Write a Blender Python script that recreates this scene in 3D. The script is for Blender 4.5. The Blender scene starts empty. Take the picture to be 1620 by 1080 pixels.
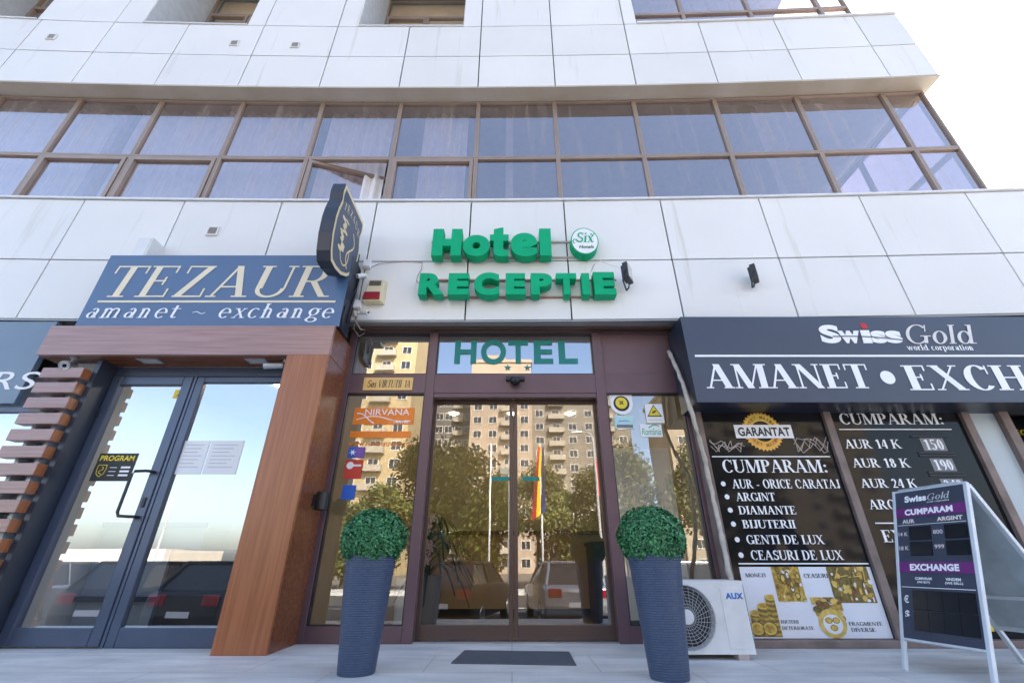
import bpy, bmesh, math, random
from mathutils import Vector, Matrix
random.seed(7)
R = math.radians
SC = bpy.context.scene
COL = SC.collection

# ------------------------------------------------------------ camera, sky, sun
F_PX, PITCH, EYE = 690.0, 26.9, 0.65
cd = bpy.data.cameras.new('camera'); cam = bpy.data.objects.new('camera', cd); COL.objects.link(cam)
cd.sensor_width = 36; cd.lens = 36 * F_PX / 1620; cd.clip_start = 0.05; cd.clip_end = 2000
cam.location = (0, 0, EYE); cam.rotation_euler = (R(90 + PITCH), 0, 0)
SC.camera = cam
SUN_EL, SUN_AZ = 40.0, 28.0            # azimuth from +Y towards +X
w = bpy.data.worlds.new('World'); SC.world = w; w.use_nodes = True
nt = w.node_tree; nt.nodes.clear()
sky = nt.nodes.new('ShaderNodeTexSky'); sky.sky_type = 'NISHITA'; sky.sun_disc = False
sky.sun_elevation = R(SUN_EL); sky.sun_rotation = R(SUN_AZ)
sky.air_density = 0.9; sky.dust_density = 3.2; sky.ozone_density = 0.4; sky.altitude = 80
bg = nt.nodes.new('ShaderNodeBackground'); bg.inputs[1].default_value = 0.14
wo = nt.nodes.new('ShaderNodeOutputWorld')
nt.links.new(sky.outputs[0], bg.inputs[0]); nt.links.new(bg.outputs[0], wo.inputs[0])
sl = bpy.data.lights.new('sun', 'SUN'); sl.energy = 3.6; sl.angle = R(0.5); sl.color = (1, .93, .82)
so = bpy.data.objects.new('sun', sl); COL.objects.link(so)
sd = Vector((math.sin(R(SUN_AZ)) * math.cos(R(SUN_EL)), math.cos(R(SUN_AZ)) * math.cos(R(SUN_EL)), math.sin(R(SUN_EL))))
so.rotation_euler = sd.to_track_quat('Z', 'Y').to_euler(); so.location = (0, 0, 60)
SC.view_settings.view_transform = 'Standard'; SC.view_settings.look = 'None'
SC.view_settings.exposure = 2.36; SC.view_settings.gamma = 1
SC.cycles.max_bounces = 10; SC.cycles.transparent_max_bounces = 16; SC.cycles.glossy_bounces = 5
SC.cycles.diffuse_bounces = 4; SC.cycles.use_denoising = True

# ------------------------------------------------------------ helpers
_th = R(PITCH)
def at(px, py, Y):
    "photo pixel -> (x, z) on the upright plane y = Y"
    u = (px - 810) / F_PX; v = (540 - py) / F_PX
    s = Y / (math.cos(_th) - v * math.sin(_th))
    return u * s, EYE + (math.sin(_th) + v * math.cos(_th)) * s
def yoff(x): return -.00272 * (x + 1.87) ** 2        # the facade is gently concave
def warp(p): return (p[0], p[1] + yoff(p[0]), p[2])
def atw(px, py, Y):
    x = 0
    for i in range(14): x, z = at(px, py, Y + yoff(x))
    return x, z
def srgb(h):
    out = []
    for i in (0, 2, 4):
        c = int(h[i:i + 2], 16) / 255
        out.append(c / 12.92 if c <= .04045 else ((c + .055) / 1.055) ** 2.4)
    return tuple(out)

class MB:
    def __init__(s): s.v = []; s.f = []; s.m = []; s.mi = 0; s.w = None
    def add(s, vs, fs):
        b = len(s.v)
        s.v += [s.w(p) if s.w else tuple(p) for p in vs]
        for f in fs: s.f.append([b + i for i in f]); s.m.append(s.mi)
    def hexa(s, p):
        s.add(p, [(0, 3, 2, 1), (4, 5, 6, 7), (0, 1, 5, 4), (1, 2, 6, 5), (2, 3, 7, 6), (3, 0, 4, 7)])
    def box(s, x0, x1, y0, y1, z0, z1):
        s.hexa([(x0, y0, z0), (x1, y0, z0), (x1, y1, z0), (x0, y1, z0), (x0, y0, z1), (x1, y0, z1), (x1, y1, z1), (x0, y1, z1)])
    def quad(s, a, b, c, d): s.add([a, b, c, d], [(0, 1, 2, 3)])
    def ring(s, x0, x1, z0, z1, wd, y0, y1, wb=None, wt=None):
        wb = wd if wb is None else wb; wt = wd if wt is None else wt
        s.box(x0, x0 + wd, y0, y1, z0, z1); s.box(x1 - wd, x1, y0, y1, z0, z1)
        s.box(x0 + wd, x1 - wd, y0, y1, z0, z0 + wb); s.box(x0 + wd, x1 - wd, y0, y1, z1 - wt, z1)
    def prism(s, poly, fn, d0, d1):
        n = len(poly)
        s.add([fn(x, y, d0) for x, y in poly] + [fn(x, y, d1) for x, y in poly],
              [tuple(range(n)), tuple(range(2 * n - 1, n - 1, -1))] + [(i, (i + 1) % n, n + (i + 1) % n, n + i) for i in range(n)])
    def tube(s, pts, r, n=8):
        pts = [Vector(p) for p in pts]; vs = []; fs = []
        for i, p in enumerate(pts):
            d = (pts[min(i + 1, len(pts) - 1)] - pts[max(i - 1, 0)]).normalized()
            a = d.orthogonal().normalized() if abs(d.z) > .95 or i == 0 and False else d.cross(Vector((0, 0, 1))).normalized() if abs(d.z) < .95 else d.cross(Vector((0, 1, 0))).normalized()
            b = d.cross(a).normalized()
            rr = r[i] if isinstance(r, (list, tuple)) else r
            for k in range(n):
                t = 2 * math.pi * k / n
                vs.append(tuple(p + (a * math.cos(t) + b * math.sin(t)) * rr))
        for i in range(len(pts) - 1):
            for k in range(n):
                fs.append((i * n + k, i * n + (k + 1) % n, (i + 1) * n + (k + 1) % n, (i + 1) * n + k))
        fs.append(tuple(range(n))); fs.append(tuple(range(len(vs) - 1, len(vs) - n - 1, -1)))
        s.add(vs, fs)
    def lathe(s, prof, c=(0, 0, 0), n=32, fn=None):
        vs = []; fs = []
        for r, z in prof:
            for k in range(n):
                t = 2 * math.pi * k / n
                p = (c[0] + r * math.cos(t), c[1] + r * math.sin(t), c[2] + z)
                vs.append(fn(p) if fn else p)
        for i in range(len(prof) - 1):
            for k in range(n):
                fs.append((i * n + k, i * n + (k + 1) % n, (i + 1) * n + (k + 1) % n, (i + 1) * n + k))
        fs.append(tuple(range(n - 1, -1, -1))); fs.append(tuple(range(len(vs) - n, len(vs))))
        s.add(vs, fs)
    def build(s, name, mats, parent=None, bevel=0, smooth=False):
        me = bpy.data.meshes.new(name)
        org = parent.matrix_world.inverted() if False else None
        me.from_pydata(s.v, [], s.f)
        if not isinstance(mats, (list, tuple)): mats = [mats]
        for m in mats: me.materials.append(m)
        for p, i in zip(me.polygons, s.m): p.material_index = i; p.use_smooth = smooth
        bm = bmesh.new(); bm.from_mesh(me); bmesh.ops.recalc_face_normals(bm, faces=bm.faces); bm.to_mesh(me); bm.free()
        o = bpy.data.objects.new(name, me); COL.objects.link(o)
        if parent:
            o.parent = parent; l = parent
            off = Vector((0, 0, 0))
            while l: off += Vector(l.location); l = l.parent
            o.location = (0, 0, 0)
            for v in me.vertices: v.co -= off
        if bevel:
            b = o.modifiers.new('bevel', 'BEVEL'); b.width = bevel; b.segments = 2; b.limit_method = 'ANGLE'
        return o
def tag(o, label, cat, group=None):
    o['label'] = label; o['category'] = cat
    if group: o['group'] = group
    return o
def thing(name, label, cat, loc=(0, 0, 0), group=None):
    o = bpy.data.objects.new(name, None); o.empty_display_size = .1; o.location = loc; COL.objects.link(o)
    return tag(o, label, cat, group)
def struct(o, kind='structure'): o['kind'] = kind; return o
def dup(root, loc, rotz=None, label=None):
    r = root.copy(); COL.objects.link(r); r.location = loc
    if rotz is not None: r.rotation_euler = (0, 0, rotz)
    if label: r['label'] = label
    for ch in list(root.children):
        c = ch.copy(); COL.objects.link(c); c.parent = r
        for g in list(ch.children):
            d = g.copy(); COL.objects.link(d); d.parent = c
    return r

# ------------------------------------------------------------ materials
def mat(name, col, rough=.5, metal=0, var=.12, scale=6, bump=0, bscale=60, spec=.5, stretch=(1, 1, 1), col2=None, coat=0, detail=4):
    if isinstance(col, str): col = srgb(col)
    m = bpy.data.materials.new(name); m.use_nodes = True
    N = m.node_tree.nodes; L = m.node_tree.links; b = N['Principled BSDF']
    tc = N.new('ShaderNodeTexCoord'); mp = N.new('ShaderNodeMapping'); mp.inputs['Scale'].default_value = stretch
    L.new(tc.outputs['Object'], mp.inputs[0])
    nz = N.new('ShaderNodeTexNoise'); nz.inputs['Scale'].default_value = scale; nz.inputs['Detail'].default_value = detail
    L.new(mp.outputs[0], nz.inputs['Vector'])
    cr = N.new('ShaderNodeValToRGB')
    c2 = col2 if col2 else tuple(c * (1 - var) for c in col)
    if isinstance(c2, str): c2 = srgb(c2)
    cr.color_ramp.elements[0].position = .35; cr.color_ramp.elements[1].position = .65
    cr.color_ramp.elements[0].color = (*c2, 1); cr.color_ramp.elements[1].color = (*col, 1)
    L.new(nz.outputs['Fac'], cr.inputs[0]); L.new(cr.outputs[0], b.inputs['Base Color'])
    b.inputs['Roughness'].default_value = rough; b.inputs['Metallic'].default_value = metal
    b.inputs['Specular IOR Level'].default_value = spec; b.inputs['Coat Weight'].default_value = coat
    if bump:
        n2 = N.new('ShaderNodeTexNoise'); n2.inputs['Scale'].default_value = bscale; n2.inputs['Detail'].default_value = 3
        L.new(mp.outputs[0], n2.inputs['Vector'])
        bp = N.new('ShaderNodeBump'); bp.inputs['Strength'].default_value = bump; bp.inputs['Distance'].default_value = .01
        L.new(n2.outputs['Fac'], bp.inputs['Height']); L.new(bp.outputs[0], b.inputs['Normal'])
    return m
def glass(name, tint, refl, rough=0.0, wav=.0, rtint=(1, 1, 1), wscale=1.2, dirt=0):
    m = bpy.data.materials.new(name); m.use_nodes = True
    N = m.node_tree.nodes; L = m.node_tree.links; N.clear()
    o = N.new('ShaderNodeOutputMaterial'); mx = N.new('ShaderNodeMixShader')
    t = N.new('ShaderNodeBsdfTransparent'); t.inputs[0].default_value = (*tint, 1)
    g = N.new('ShaderNodeBsdfGlossy'); g.inputs['Roughness'].default_value = rough; g.inputs[0].default_value = (*rtint, 1)
    fr = N.new('ShaderNodeLayerWeight'); fr.inputs['Blend'].default_value = .5
    pw = N.new('ShaderNodeMath'); pw.operation = 'POWER'; pw.inputs[1].default_value = 4; L.new(fr.outputs['Facing'], pw.inputs[0])
    ad = N.new('ShaderNodeMath'); ad.operation = 'ADD'; ad.use_clamp = True; ad.inputs[1].default_value = refl
    if wav:
        tc = N.new('ShaderNodeTexCoord'); nz = N.new('ShaderNodeTexNoise'); nz.inputs['Scale'].default_value = wscale
        L.new(tc.outputs['Object'], nz.inputs['Vector'])
        bp = N.new('ShaderNodeBump'); bp.inputs['Strength'].default_value = wav; bp.inputs['Distance'].default_value = .05
        L.new(nz.outputs['Fac'], bp.inputs['Height']); L.new(bp.outputs[0], g.inputs['Normal'])
    L.new(pw.outputs[0], ad.inputs[0]); L.new(ad.outputs[0], mx.inputs[0])
    L.new(t.outputs[0], mx.inputs[1]); L.new(g.outputs[0], mx.inputs[2]); 
    if dirt:
        tc = N.new('ShaderNodeTexCoord'); mp = N.new('ShaderNodeMapping'); mp.inputs['Scale'].default_value = (6, 1, .45); nz = N.new('ShaderNodeTexNoise'); nz.inputs['Scale'].default_value = 1.1; nz.inputs['Detail'].default_value = 6
        L.new(tc.outputs['Object'], mp.inputs[0]); L.new(mp.outputs[0], nz.inputs['Vector'])
        cr = N.new('ShaderNodeValToRGB'); cr.color_ramp.elements[0].position = .52; cr.color_ramp.elements[1].position = .86; cr.color_ramp.elements[0].color = (.06, .06, .06, 1); cr.color_ramp.elements[1].color = (dirt, dirt, dirt, 1); L.new(nz.outputs['Fac'], cr.inputs[0])
        df = N.new('ShaderNodeBsdfDiffuse'); df.inputs[0].default_value = (.50, .43, .38, 1); m2 = N.new('ShaderNodeMixShader')
        L.new(cr.outputs[0], m2.inputs[0]); L.new(mx.outputs[0], m2.inputs[1]); L.new(df.outputs[0], m2.inputs[2]); L.new(m2.outputs[0], o.inputs[0])
    else: L.new(mx.outputs[0], o.inputs[0])
    return m
def emit(name, col, strength):
    m = bpy.data.materials.new(name); m.use_nodes = True
    b = m.node_tree.nodes['Principled BSDF']
    b.inputs['Emission Color'].default_value = (*col, 1); b.inputs['Emission Strength'].default_value = strength
    b.inputs['Base Color'].default_value = (.8, .8, .8, 1)
    return m
def cladding_mat(base=(.80, .782, .745)):
    m = mat('white_composite_panel', base, .34, 0, .05, .7, spec=.4)
    N = m.node_tree.nodes; L = m.node_tree.links; b = N['Principled BSDF']
    # faint vertical rain streaks and grime with shapes of their own
    tc = N.new('ShaderNodeTexCoord'); mp = N.new('ShaderNodeMapping'); mp.inputs['Scale'].default_value = (5, 5, .35)
    nz = N.new('ShaderNodeTexNoise'); nz.inputs['Scale'].default_value = 1.6; nz.inputs['Detail'].default_value = 6
    L.new(tc.outputs['Object'], mp.inputs[0]); L.new(mp.outputs[0], nz.inputs['Vector'])
    cr = N.new('ShaderNodeValToRGB'); cr.color_ramp.elements[0].position = .62; cr.color_ramp.elements[1].position = .82
    cr.color_ramp.elements[0].color = (1, 1, 1, 1); cr.color_ramp.elements[1].color = (.72, .68, .61, 1)
    L.new(nz.outputs['Fac'], cr.inputs[0])
    mx = N.new('ShaderNodeMix'); mx.data_type = 'RGBA'; mx.blend_type = 'MULTIPLY'; mx.inputs[0].default_value = .7
    src = b.inputs['Base Color'].links[0].from_socket
    L.new(src, mx.inputs[6]); L.new(cr.outputs[0], mx.inputs[7]); L.new(mx.outputs[2], b.inputs['Base Color'])
    return m
def wood_mat(name, a, bcol, axis, rough=.3):
    st = {'x': (.6, 14, 14), 'y': (14, .6, 14), 'z': (14, 14, .6)}[axis]
    m = mat(name, a, rough, 0, 0, 3.0, col2=bcol, stretch=st, bump=.08, bscale=9, detail=8)
    return m
def wicker_mat():
    m = bpy.data.materials.new('woven_wicker'); m.use_nodes = True
    N = m.node_tree.nodes; L = m.node_tree.links; b = N['Principled BSDF']
    tc = N.new('ShaderNodeTexCoord'); sx = N.new('ShaderNodeSeparateXYZ'); L.new(tc.outputs['Object'], sx.inputs[0])
    an = N.new('ShaderNodeMath'); an.operation = 'ARCTAN2'; L.new(sx.outputs[1], an.inputs[0]); L.new(sx.outputs[0], an.inputs[1])
    ka = N.new('ShaderNodeMath'); ka.operation = 'MULTIPLY'; ka.inputs[1].default_value = 44 / (2 * math.pi); L.new(an.outputs[0], ka.inputs[0])
    kz = N.new('ShaderNodeMath'); kz.operation = 'MULTIPLY'; kz.inputs[1].default_value = 36; L.new(sx.outputs[2], kz.inputs[0])
    cx = N.new('ShaderNodeCombineXYZ'); L.new(ka.outputs[0], cx.inputs[0]); L.new(kz.outputs[0], cx.inputs[1])
    br = N.new('ShaderNodeTexBrick'); br.inputs['Scale'].default_value = 1; br.inputs['Brick Width'].default_value = 1.0
    br.inputs['Row Height'].default_value = .5; br.inputs['Mortar Size'].default_value = .07; br.inputs['Mortar Smooth'].default_value = 1
    br.inputs['Color1'].default_value = (.058, .088, .158, 1); br.inputs['Color2'].default_value = (.075, .105, .180, 1); br.inputs['Mortar'].default_value = (.022, .034, .066, 1)
    L.new(cx.outputs[0], br.inputs['Vector']); L.new(br.outputs['Color'], b.inputs['Base Color'])
    iv = N.new('ShaderNodeMath'); iv.operation = 'SUBTRACT'; iv.inputs[0].default_value = 1; L.new(br.outputs['Fac'], iv.inputs[1])
    bp = N.new('ShaderNodeBump'); bp.inputs['Strength'].default_value = 1; bp.inputs['Distance'].default_value = .01
    L.new(iv.outputs[0], bp.inputs['Height']); L.new(bp.outputs[0], b.inputs['Normal'])
    b.inputs['Roughness'].default_value = .42
    return m

M = {}
M['clad'] = [cladding_mat(), cladding_mat((.765, .75, .715)), cladding_mat((.785, .77, .74))]
M['joint'] = mat('dark_joint', (.05, .05, .055), .8)
M['cap'] = mat('white_flashing', (.78, .77, .76), .3, spec=.5, scale=2)
M['soffit'] = mat('beige_soffit', (.52, .46, .38), .45, scale=1.5, var=.1, col2=(.44, .37, .28))
M['mull'] = mat('bronze_aluminium', (.36, .27, .21), .38, .3, .1, 4)
M['render'] = mat('grey_render', (.45, .45, .45), .85, bump=.1)
M['reveal'] = mat('pale_reveal', (.55, .55, .54), .8)
M['glass_up'] = glass('tinted_reflective_glass', (.64, .59, .62), .32, wav=.03, rtint=(1.0, .90, .88), dirt=.42)
M['glass_dk'] = glass('door_glass', (.84, .81, .74), .23, wav=.012)
M['glass_tr'] = glass('transom_glass', (.8, .82, .84), .34, wav=.008)
M['glass_sd'] = glass('dark_side_glass', (.09, .10, .15), .30)
M['glass_tz'] = glass('shop_glass', (.85, .88, .9), .34, wav=.01)
M['glass_pl'] = glass('plain_window_glass', (.9, .9, .88), .08)
M['beige'] = mat('beige_blind', (.66, .54, .40), .8, scale=3)
M['inwall'] = mat('interior_wall', (.42, .38, .36), .9)
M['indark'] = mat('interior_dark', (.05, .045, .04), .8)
M['infloor'] = mat('interior_floor', (.25, .2, .14), .3)
M['cream'] = mat('cream_lobby_wall', (.44, .39, .27), .8)
M['white'] = mat('white_plaster', (.78, .79, .80), .8, scale=2, var=.05)
M['curtain'] = mat('sheer_curtain', (.86, .86, .88), .9, var=.08, scale=8)
M['maroon'] = mat('plum_brown_aluminium', (.135, .075, .085), .38, .1, .12, 3, spec=.5)
M['maroon2'] = mat('plum_brown_infill_panel', (.15, .085, .095), .45, .1, .1, 2)
M['brownleaf'] = mat('brown_door_leaf', (.11, .065, .05), .35, .2, .1, 3)
M['bluegrey'] = mat('slate_blue_aluminium', (.07, .09, .14), .3, .2, .1, 3)
M['anth'] = mat('anthracite_panel', (.035, .042, .06), .35, .1, .15, 3)
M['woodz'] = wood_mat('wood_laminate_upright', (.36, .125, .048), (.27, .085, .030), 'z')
M['woodx'] = wood_mat('wood_laminate_level', (.375, .22, .19), (.30, .165, .135), 'x', .22)  # paler lilac base: the sky's reflection is put into the wood colour
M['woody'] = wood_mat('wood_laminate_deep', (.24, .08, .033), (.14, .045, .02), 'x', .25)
M['signblue'] = mat('slate_blue_sign', (.080, .145, .265), .4, scale=1.5, var=.1)
M['navy'] = mat('navy_black', (.022, .028, .045), .35, var=.2)
M['charcoal'] = mat('charcoal_sign', (.045, .058, .090), .4, scale=1.2, var=.1)
M['vinyl'] = mat('black_window_vinyl', (.014, .014, .016), .05, spec=.18, var=.2)
M['gold'] = mat('pale_gold_vinyl', (.72, .60, .36), .5, var=.05)
M['cremetxt'] = mat('cream_letter', (.80, .70, .50), .5, var=.05)
M['whitetxt'] = mat('white_letter', (.85, .85, .86), .5, var=.03)
M['green'] = mat('green_letter', (.001, .40, .175), .6, var=.10, scale=5, spec=.2)
M['teal'] = mat('teal_vinyl', (.0, .20, .175), .5, var=.05)
M['rail'] = mat('sign_rail', (.45, .38, .34), .5)
M['plastic_w'] = mat('white_plastic', (.75, .74, .70), .4, var=.06)
M['cream_p'] = mat('cream_plastic', (.72, .62, .40), .4, var=.05)
M['red_p'] = mat('red_lens', (.32, .012, .02), .2, var=.1)
M['black_p'] = mat('black_plastic', (.018, .018, .02), .4)
M['chrome'] = mat('brushed_steel', (.55, .56, .58), .28, .9, .08)
M['lens'] = mat('dark_lens', (.01, .01, .012), .05)
M['leddiff'] = emit('lamp_glow', (1, .84, .58), 12)
M['lampface'] = mat('lamp_glass', (.55, .55, .5), .2)
M['ac'] = mat('ac_white_casing', (.74, .74, .73), .4, var=.10, scale=7, detail=8)
M['ac_dark'] = mat('fan_cavity', (.02, .02, .022), .6)
M['ac_blue'] = mat('blue_mark', (.01, .18, .55), .5)
M['wicker'] = wicker_mat()
M['soil'] = mat('dark_soil', (.03, .02, .015), .9)
M['mat'] = mat('rubber_mat', (.075, .08, .09), .8, bump=.5, bscale=120)
M['brass'] = mat('brass_plate', (.62, .42, .16), .35, .3, .08, 10)
M['orange'] = mat('orange_sticker', (.85, .22, .01), .5, var=.04)
M['stblue'] = mat('blue_sticker', (.02, .12, .55), .5)
M['stred'] = mat('red_sticker', (.60, .05, .03), .5)
M['stpurple'] = mat('purple_sticker', (.22, .10, .42), .5)
M['styellow'] = mat('yellow_sticker', (.80, .62, .03), .5)
M['stcyan'] = mat('pale_cyan_sticker', (.45, .68, .68), .5)
M['paper'] = mat('white_paper', (.80, .80, .80), .8, var=.03)
M['tape'] = mat('lagged_pipe_tape', (.54, .48, .40), .7, var=.25, scale=14, bump=.6, bscale=25)
M['galv'] = mat('galvanised_sheet', (.46, .53, .56), .5, .25, .3, 5, detail=8)
M['alu'] = mat('white_painted_alu', (.62, .66, .70), .4, .2)
M['abslate'] = mat('slate_board', (.045, .055, .085), .45, var=.2, scale=4)
M['purple'] = mat('purple_band', (.16, .02, .16), .45)
M['display'] = mat('dead_display', (.008, .010, .014), .25)
M['posterw'] = mat('poster_white', (.74, .75, .80), .35, var=.03)
M['goldA'] = mat('printed_gold', (.62, .38, .06), .5, var=.5, scale=30)
M['goldB'] = mat('printed_yellow', (.74, .52, .12), .5, var=.3, scale=25)
M['goldC'] = mat('printed_bronze', (.26, .12, .03), .5, var=.5, scale=30)
M['goldD'] = mat('printed_olive', (.24, .17, .04), .5, var=.5, scale=30)
M['badge'] = mat('badge_orange', (.80, .42, .06), .5, var=.1)
M['badge2'] = mat('badge_yellow', (.85, .62, .10), .5, var=.1)
M['red'] = mat('red_dot', (.6, .01, .02), .5)
M['bltxt'] = mat('black_letter', (.012, .012, .014), .5)
M['orbrown'] = mat('copper_letter', (.40, .13, .03), .5)
M['frost'] = mat('frosted_panel', (.48, .54, .56), .45, var=.05, scale=2)
M['weath'] = mat('weathered_bronze', (.23, .17, .15), .55, .1, .35, 6, detail=8)
M['screen'] = mat('pale_glazed_wall', (.48, .55, .63), .12, var=.06, scale=1)

def pavement_mat():
    m = mat('pavement_stone', (.70, .685, .655), .55, 0, .12, 1.6, bump=.12, bscale=40, detail=9)
    N = m.node_tree.nodes; L = m.node_tree.links; b = N['Principled BSDF']
    tc = N.new('ShaderNodeTexCoord'); mp = N.new('ShaderNodeMapping'); mp.inputs['Scale'].default_value = (.5, 2.2, 1); mp.inputs['Rotation'].default_value = (0, 0, .25)
    nz = N.new('ShaderNodeTexNoise'); nz.inputs['Scale'].default_value = 2.6; nz.inputs['Detail'].default_value = 10; nz.inputs['Roughness'].default_value = .65
    L.new(tc.outputs['Object'], mp.inputs[0]); L.new(mp.outputs[0], nz.inputs['Vector'])
    cr = N.new('ShaderNodeValToRGB'); cr.color_ramp.elements[0].position = .36; cr.color_ramp.elements[1].position = .62
    cr.color_ramp.elements[0].color = (.74, .74, .75, 1); cr.color_ramp.elements[1].color = (1, 1, 1, 1)
    L.new(nz.outputs['Fac'], cr.inputs[0])
    mx = N.new('ShaderNodeMix'); mx.data_type = 'RGBA'; mx.blend_type = 'MULTIPLY'; mx.inputs[0].default_value = 1
    src = b.inputs['Base Color'].links[0].from_socket
    L.new(src, mx.inputs[6]); L.new(cr.outputs[0], mx.inputs[7])
    # grit, spots and the joints of large slabs
    n3 = N.new('ShaderNodeTexNoise'); n3.inputs['Scale'].default_value = 26; n3.inputs['Detail'].default_value = 6; n3.inputs['Roughness'].default_value = .8; L.new(tc.outputs['Object'], n3.inputs['Vector'])
    c3 = N.new('ShaderNodeValToRGB'); c3.color_ramp.elements[0].position = .30; c3.color_ramp.elements[1].position = .42; c3.color_ramp.elements[0].color = (.55, .54, .52, 1); c3.color_ramp.elements[1].color = (1, 1, 1, 1); L.new(n3.outputs['Fac'], c3.inputs[0])
    m3 = N.new('ShaderNodeMix'); m3.data_type = 'RGBA'; m3.blend_type = 'MULTIPLY'; m3.inputs[0].default_value = .8; L.new(mx.outputs[2], m3.inputs[6]); L.new(c3.outputs[0], m3.inputs[7])
    br = N.new('ShaderNodeTexBrick'); br.inputs['Scale'].default_value = 1; br.inputs['Brick Width'].default_value = 1.2; br.inputs['Row Height'].default_value = .6; br.inputs['Mortar Size'].default_value = .005
    br.inputs['Color1'].default_value = (1, 1, 1, 1); br.inputs['Color2'].default_value = (.95, .95, .95, 1); br.inputs['Mortar'].default_value = (.62, .60, .57, 1); L.new(tc.outputs['Object'], br.inputs['Vector'])
    m4 = N.new('ShaderNodeMix'); m4.data_type = 'RGBA'; m4.blend_type = 'MULTIPLY'; m4.inputs[0].default_value = .8; L.new(m3.outputs[2], m4.inputs[6]); L.new(br.outputs['Color'], m4.inputs[7])
    L.new(m4.outputs[2], b.inputs['Base Color'])
    return m
M['pave'] = pavement_mat()
M['asph'] = mat('asphalt', (.055, .055, .058), .85, var=.3, scale=3, bump=.3)

# ------------------------------------------------------------ lettering
def serif_glyph(ch, T, t):
    P = []
    def Rc(x0, y0, x1, y1): P.append([(x0, y0), (x1, y0), (x1, y1), (x0, y1)])
    def D(xa, ya, xb, yb, w): P.append([(xa - w / 2, ya), (xa + w / 2, ya), (xb + w / 2, yb), (xb - w / 2, yb)])
    def A(cx, cy, rx, ry, a0, a1, T=T, t=t):
        n = max(4, int(abs(a1 - a0) / 15))
        for i in range(n):
            q = []
            for a in (a0 + (a1 - a0) * i / n, a0 + (a1 - a0) * (i + 1) / n):
                c, s = math.cos(R(a)), math.sin(R(a)); q.append(((cx + rx * c, cy + ry * s), (cx + max(rx - T, .01) * c, cy + max(ry - t, .01) * s)))
            P.append([q[0][0], q[1][0], q[1][1], q[0][1]])
    def S(xc, y, h=.12):
        Rc(xc - h, 0, xc + h, t * .9) if y == 0 else Rc(xc - h, y - t * .9, xc + h, y)
    def ST(x, top=1, w=None, h=None):
        w = w or T; Rc(x, 0, x + w, top); hh = h or w / 2 + .075; S(x + w / 2, 0, hh); S(x + w / 2, top, hh)
    k = t * .8
    if ch == 'A': D(.09, 0, .36, 1, t * 1.2); D(.63, 0, .37, 1, T); Rc(.18, .3, .53, .3 + t); S(.09, 0, .1); S(.63, 0, .15); return P, .78
    if ch == 'B': ST(.07); A(.30, .755, .23, .245, -90, 90); Rc(.12, 1 - t, .3, 1); Rc(.12, .51, .32, .51 + t); A(.32, .27, .27, .27, -90, 90); Rc(.12, 0, .32, t); return P, .66
    if ch == 'C': A(.38, .5, .35, .52, 42, 318); Rc(.60, .64, .60 + k, .99); return P, .72
    if ch == 'D': ST(.07); A(.33, .5, .37, .5, -90, 90); Rc(.12, 1 - t, .33, 1); Rc(.12, 0, .33, t); return P, .77
    if ch in 'EF':
        ST(.07); Rc(.12, 1 - t, .54, 1); Rc(.12, .49, .42, .49 + t); Rc(.54 - k, .77, .54, 1); Rc(.41 - k, .38, .41, .64)
        if ch == 'E': Rc(.12, 0, .57, t); Rc(.57 - k, 0, .57, .26); return P, .64
        return P, .6
    if ch == 'G': A(.38, .5, .35, .52, 42, 330); Rc(.57, .03, .57 + T, .42); Rc(.46, .42 - t, .78, .42); Rc(.60, .64, .60 + k, .99); return P, .8
    if ch == 'H': ST(.07); ST(.55); Rc(.12, .48, .6, .48 + t); return P, .80
    if ch == 'I': ST(.08); return P, .16 + T
    if ch == 'J': Rc(.22, .2, .22 + T, 1); S(.22 + T / 2, 1, T / 2 + .075); A(.06 + (.16 + T) / 2, .2, (.16 + T) / 2, .22, -180, 0); return P, .46
    if ch == 'K': ST(.07); D(.22, .40, .62, 1, t * 1.2); D(.68, 0, .34, .60, T); S(.62, 1, .12); S(.68, 0, .14); return P, .80
    if ch == 'L': ST(.07); Rc(.12, 0, .56, t); Rc(.56 - k, 0, .56, .30); return P, .62
    if ch == 'M': Rc(.10, 0, .10 + t, 1); S(.12, 0, .1); S(.12, 1, .1); D(.46, 0, .17, 1, T); D(.46, 0, .76, 1, t); ST(.74); return P, 1.0
    if ch == 'N': Rc(.10, 0, .10 + t, 1); S(.12, 0, .1); S(.10, 1, .1); D(.64, 0, .14, 1, T); Rc(.62, 0, .62 + t, 1); S(.64, 1, .1); return P, .80
    if ch == 'O': A(.39, .5, .36, .52, 0, 360); return P, .78
    if ch in 'PR':
        ST(.07); A(.31, .735, .27, .265, -90, 90); Rc(.12, 1 - t, .31, 1); Rc(.12, .47, .31, .47 + t)
        if ch == 'R': D(.62, 0, .34, .5, T); S(.66, 0, .1); return P, .76
        return P, .62
    if ch == 'S':
        A(.28, .745, .23, .27, 35, 270, T * .85, t * 1.9); A(.28, .26, .25, .275, -150, 90, T * .85, t * 1.9); Rc(.46, .70, .46 + k, .98); Rc(.03, .03, .03 + k, .30); return P, .57
    if ch == 'T': Rc(.34 - T / 2, 0, .34 + T / 2, 1); S(.34, 0, T / 2 + .09); Rc(.02, 1 - t, .66, 1); Rc(.02, .75, .02 + k, 1); Rc(.66 - k, .75, .66, 1); return P, .68
    if ch == 'U':
        Rc(.07, .27, .07 + T, 1); S(.07 + T / 2, 1, T / 2 + .07); Rc(.60, .27, .60 + t, 1); S(.62, 1, .1); c = (.60 + t + .07) / 2; A(c, .27, c - .07, .29, 180, 360, (T + t) / 2, t * 1.3); return P, .76
    if ch == 'V': D(.38, 0, .12, 1, T); D(.38, 0, .64, 1, t); S(.12, 1, .13); S(.64, 1, .1); return P, .74
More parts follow.
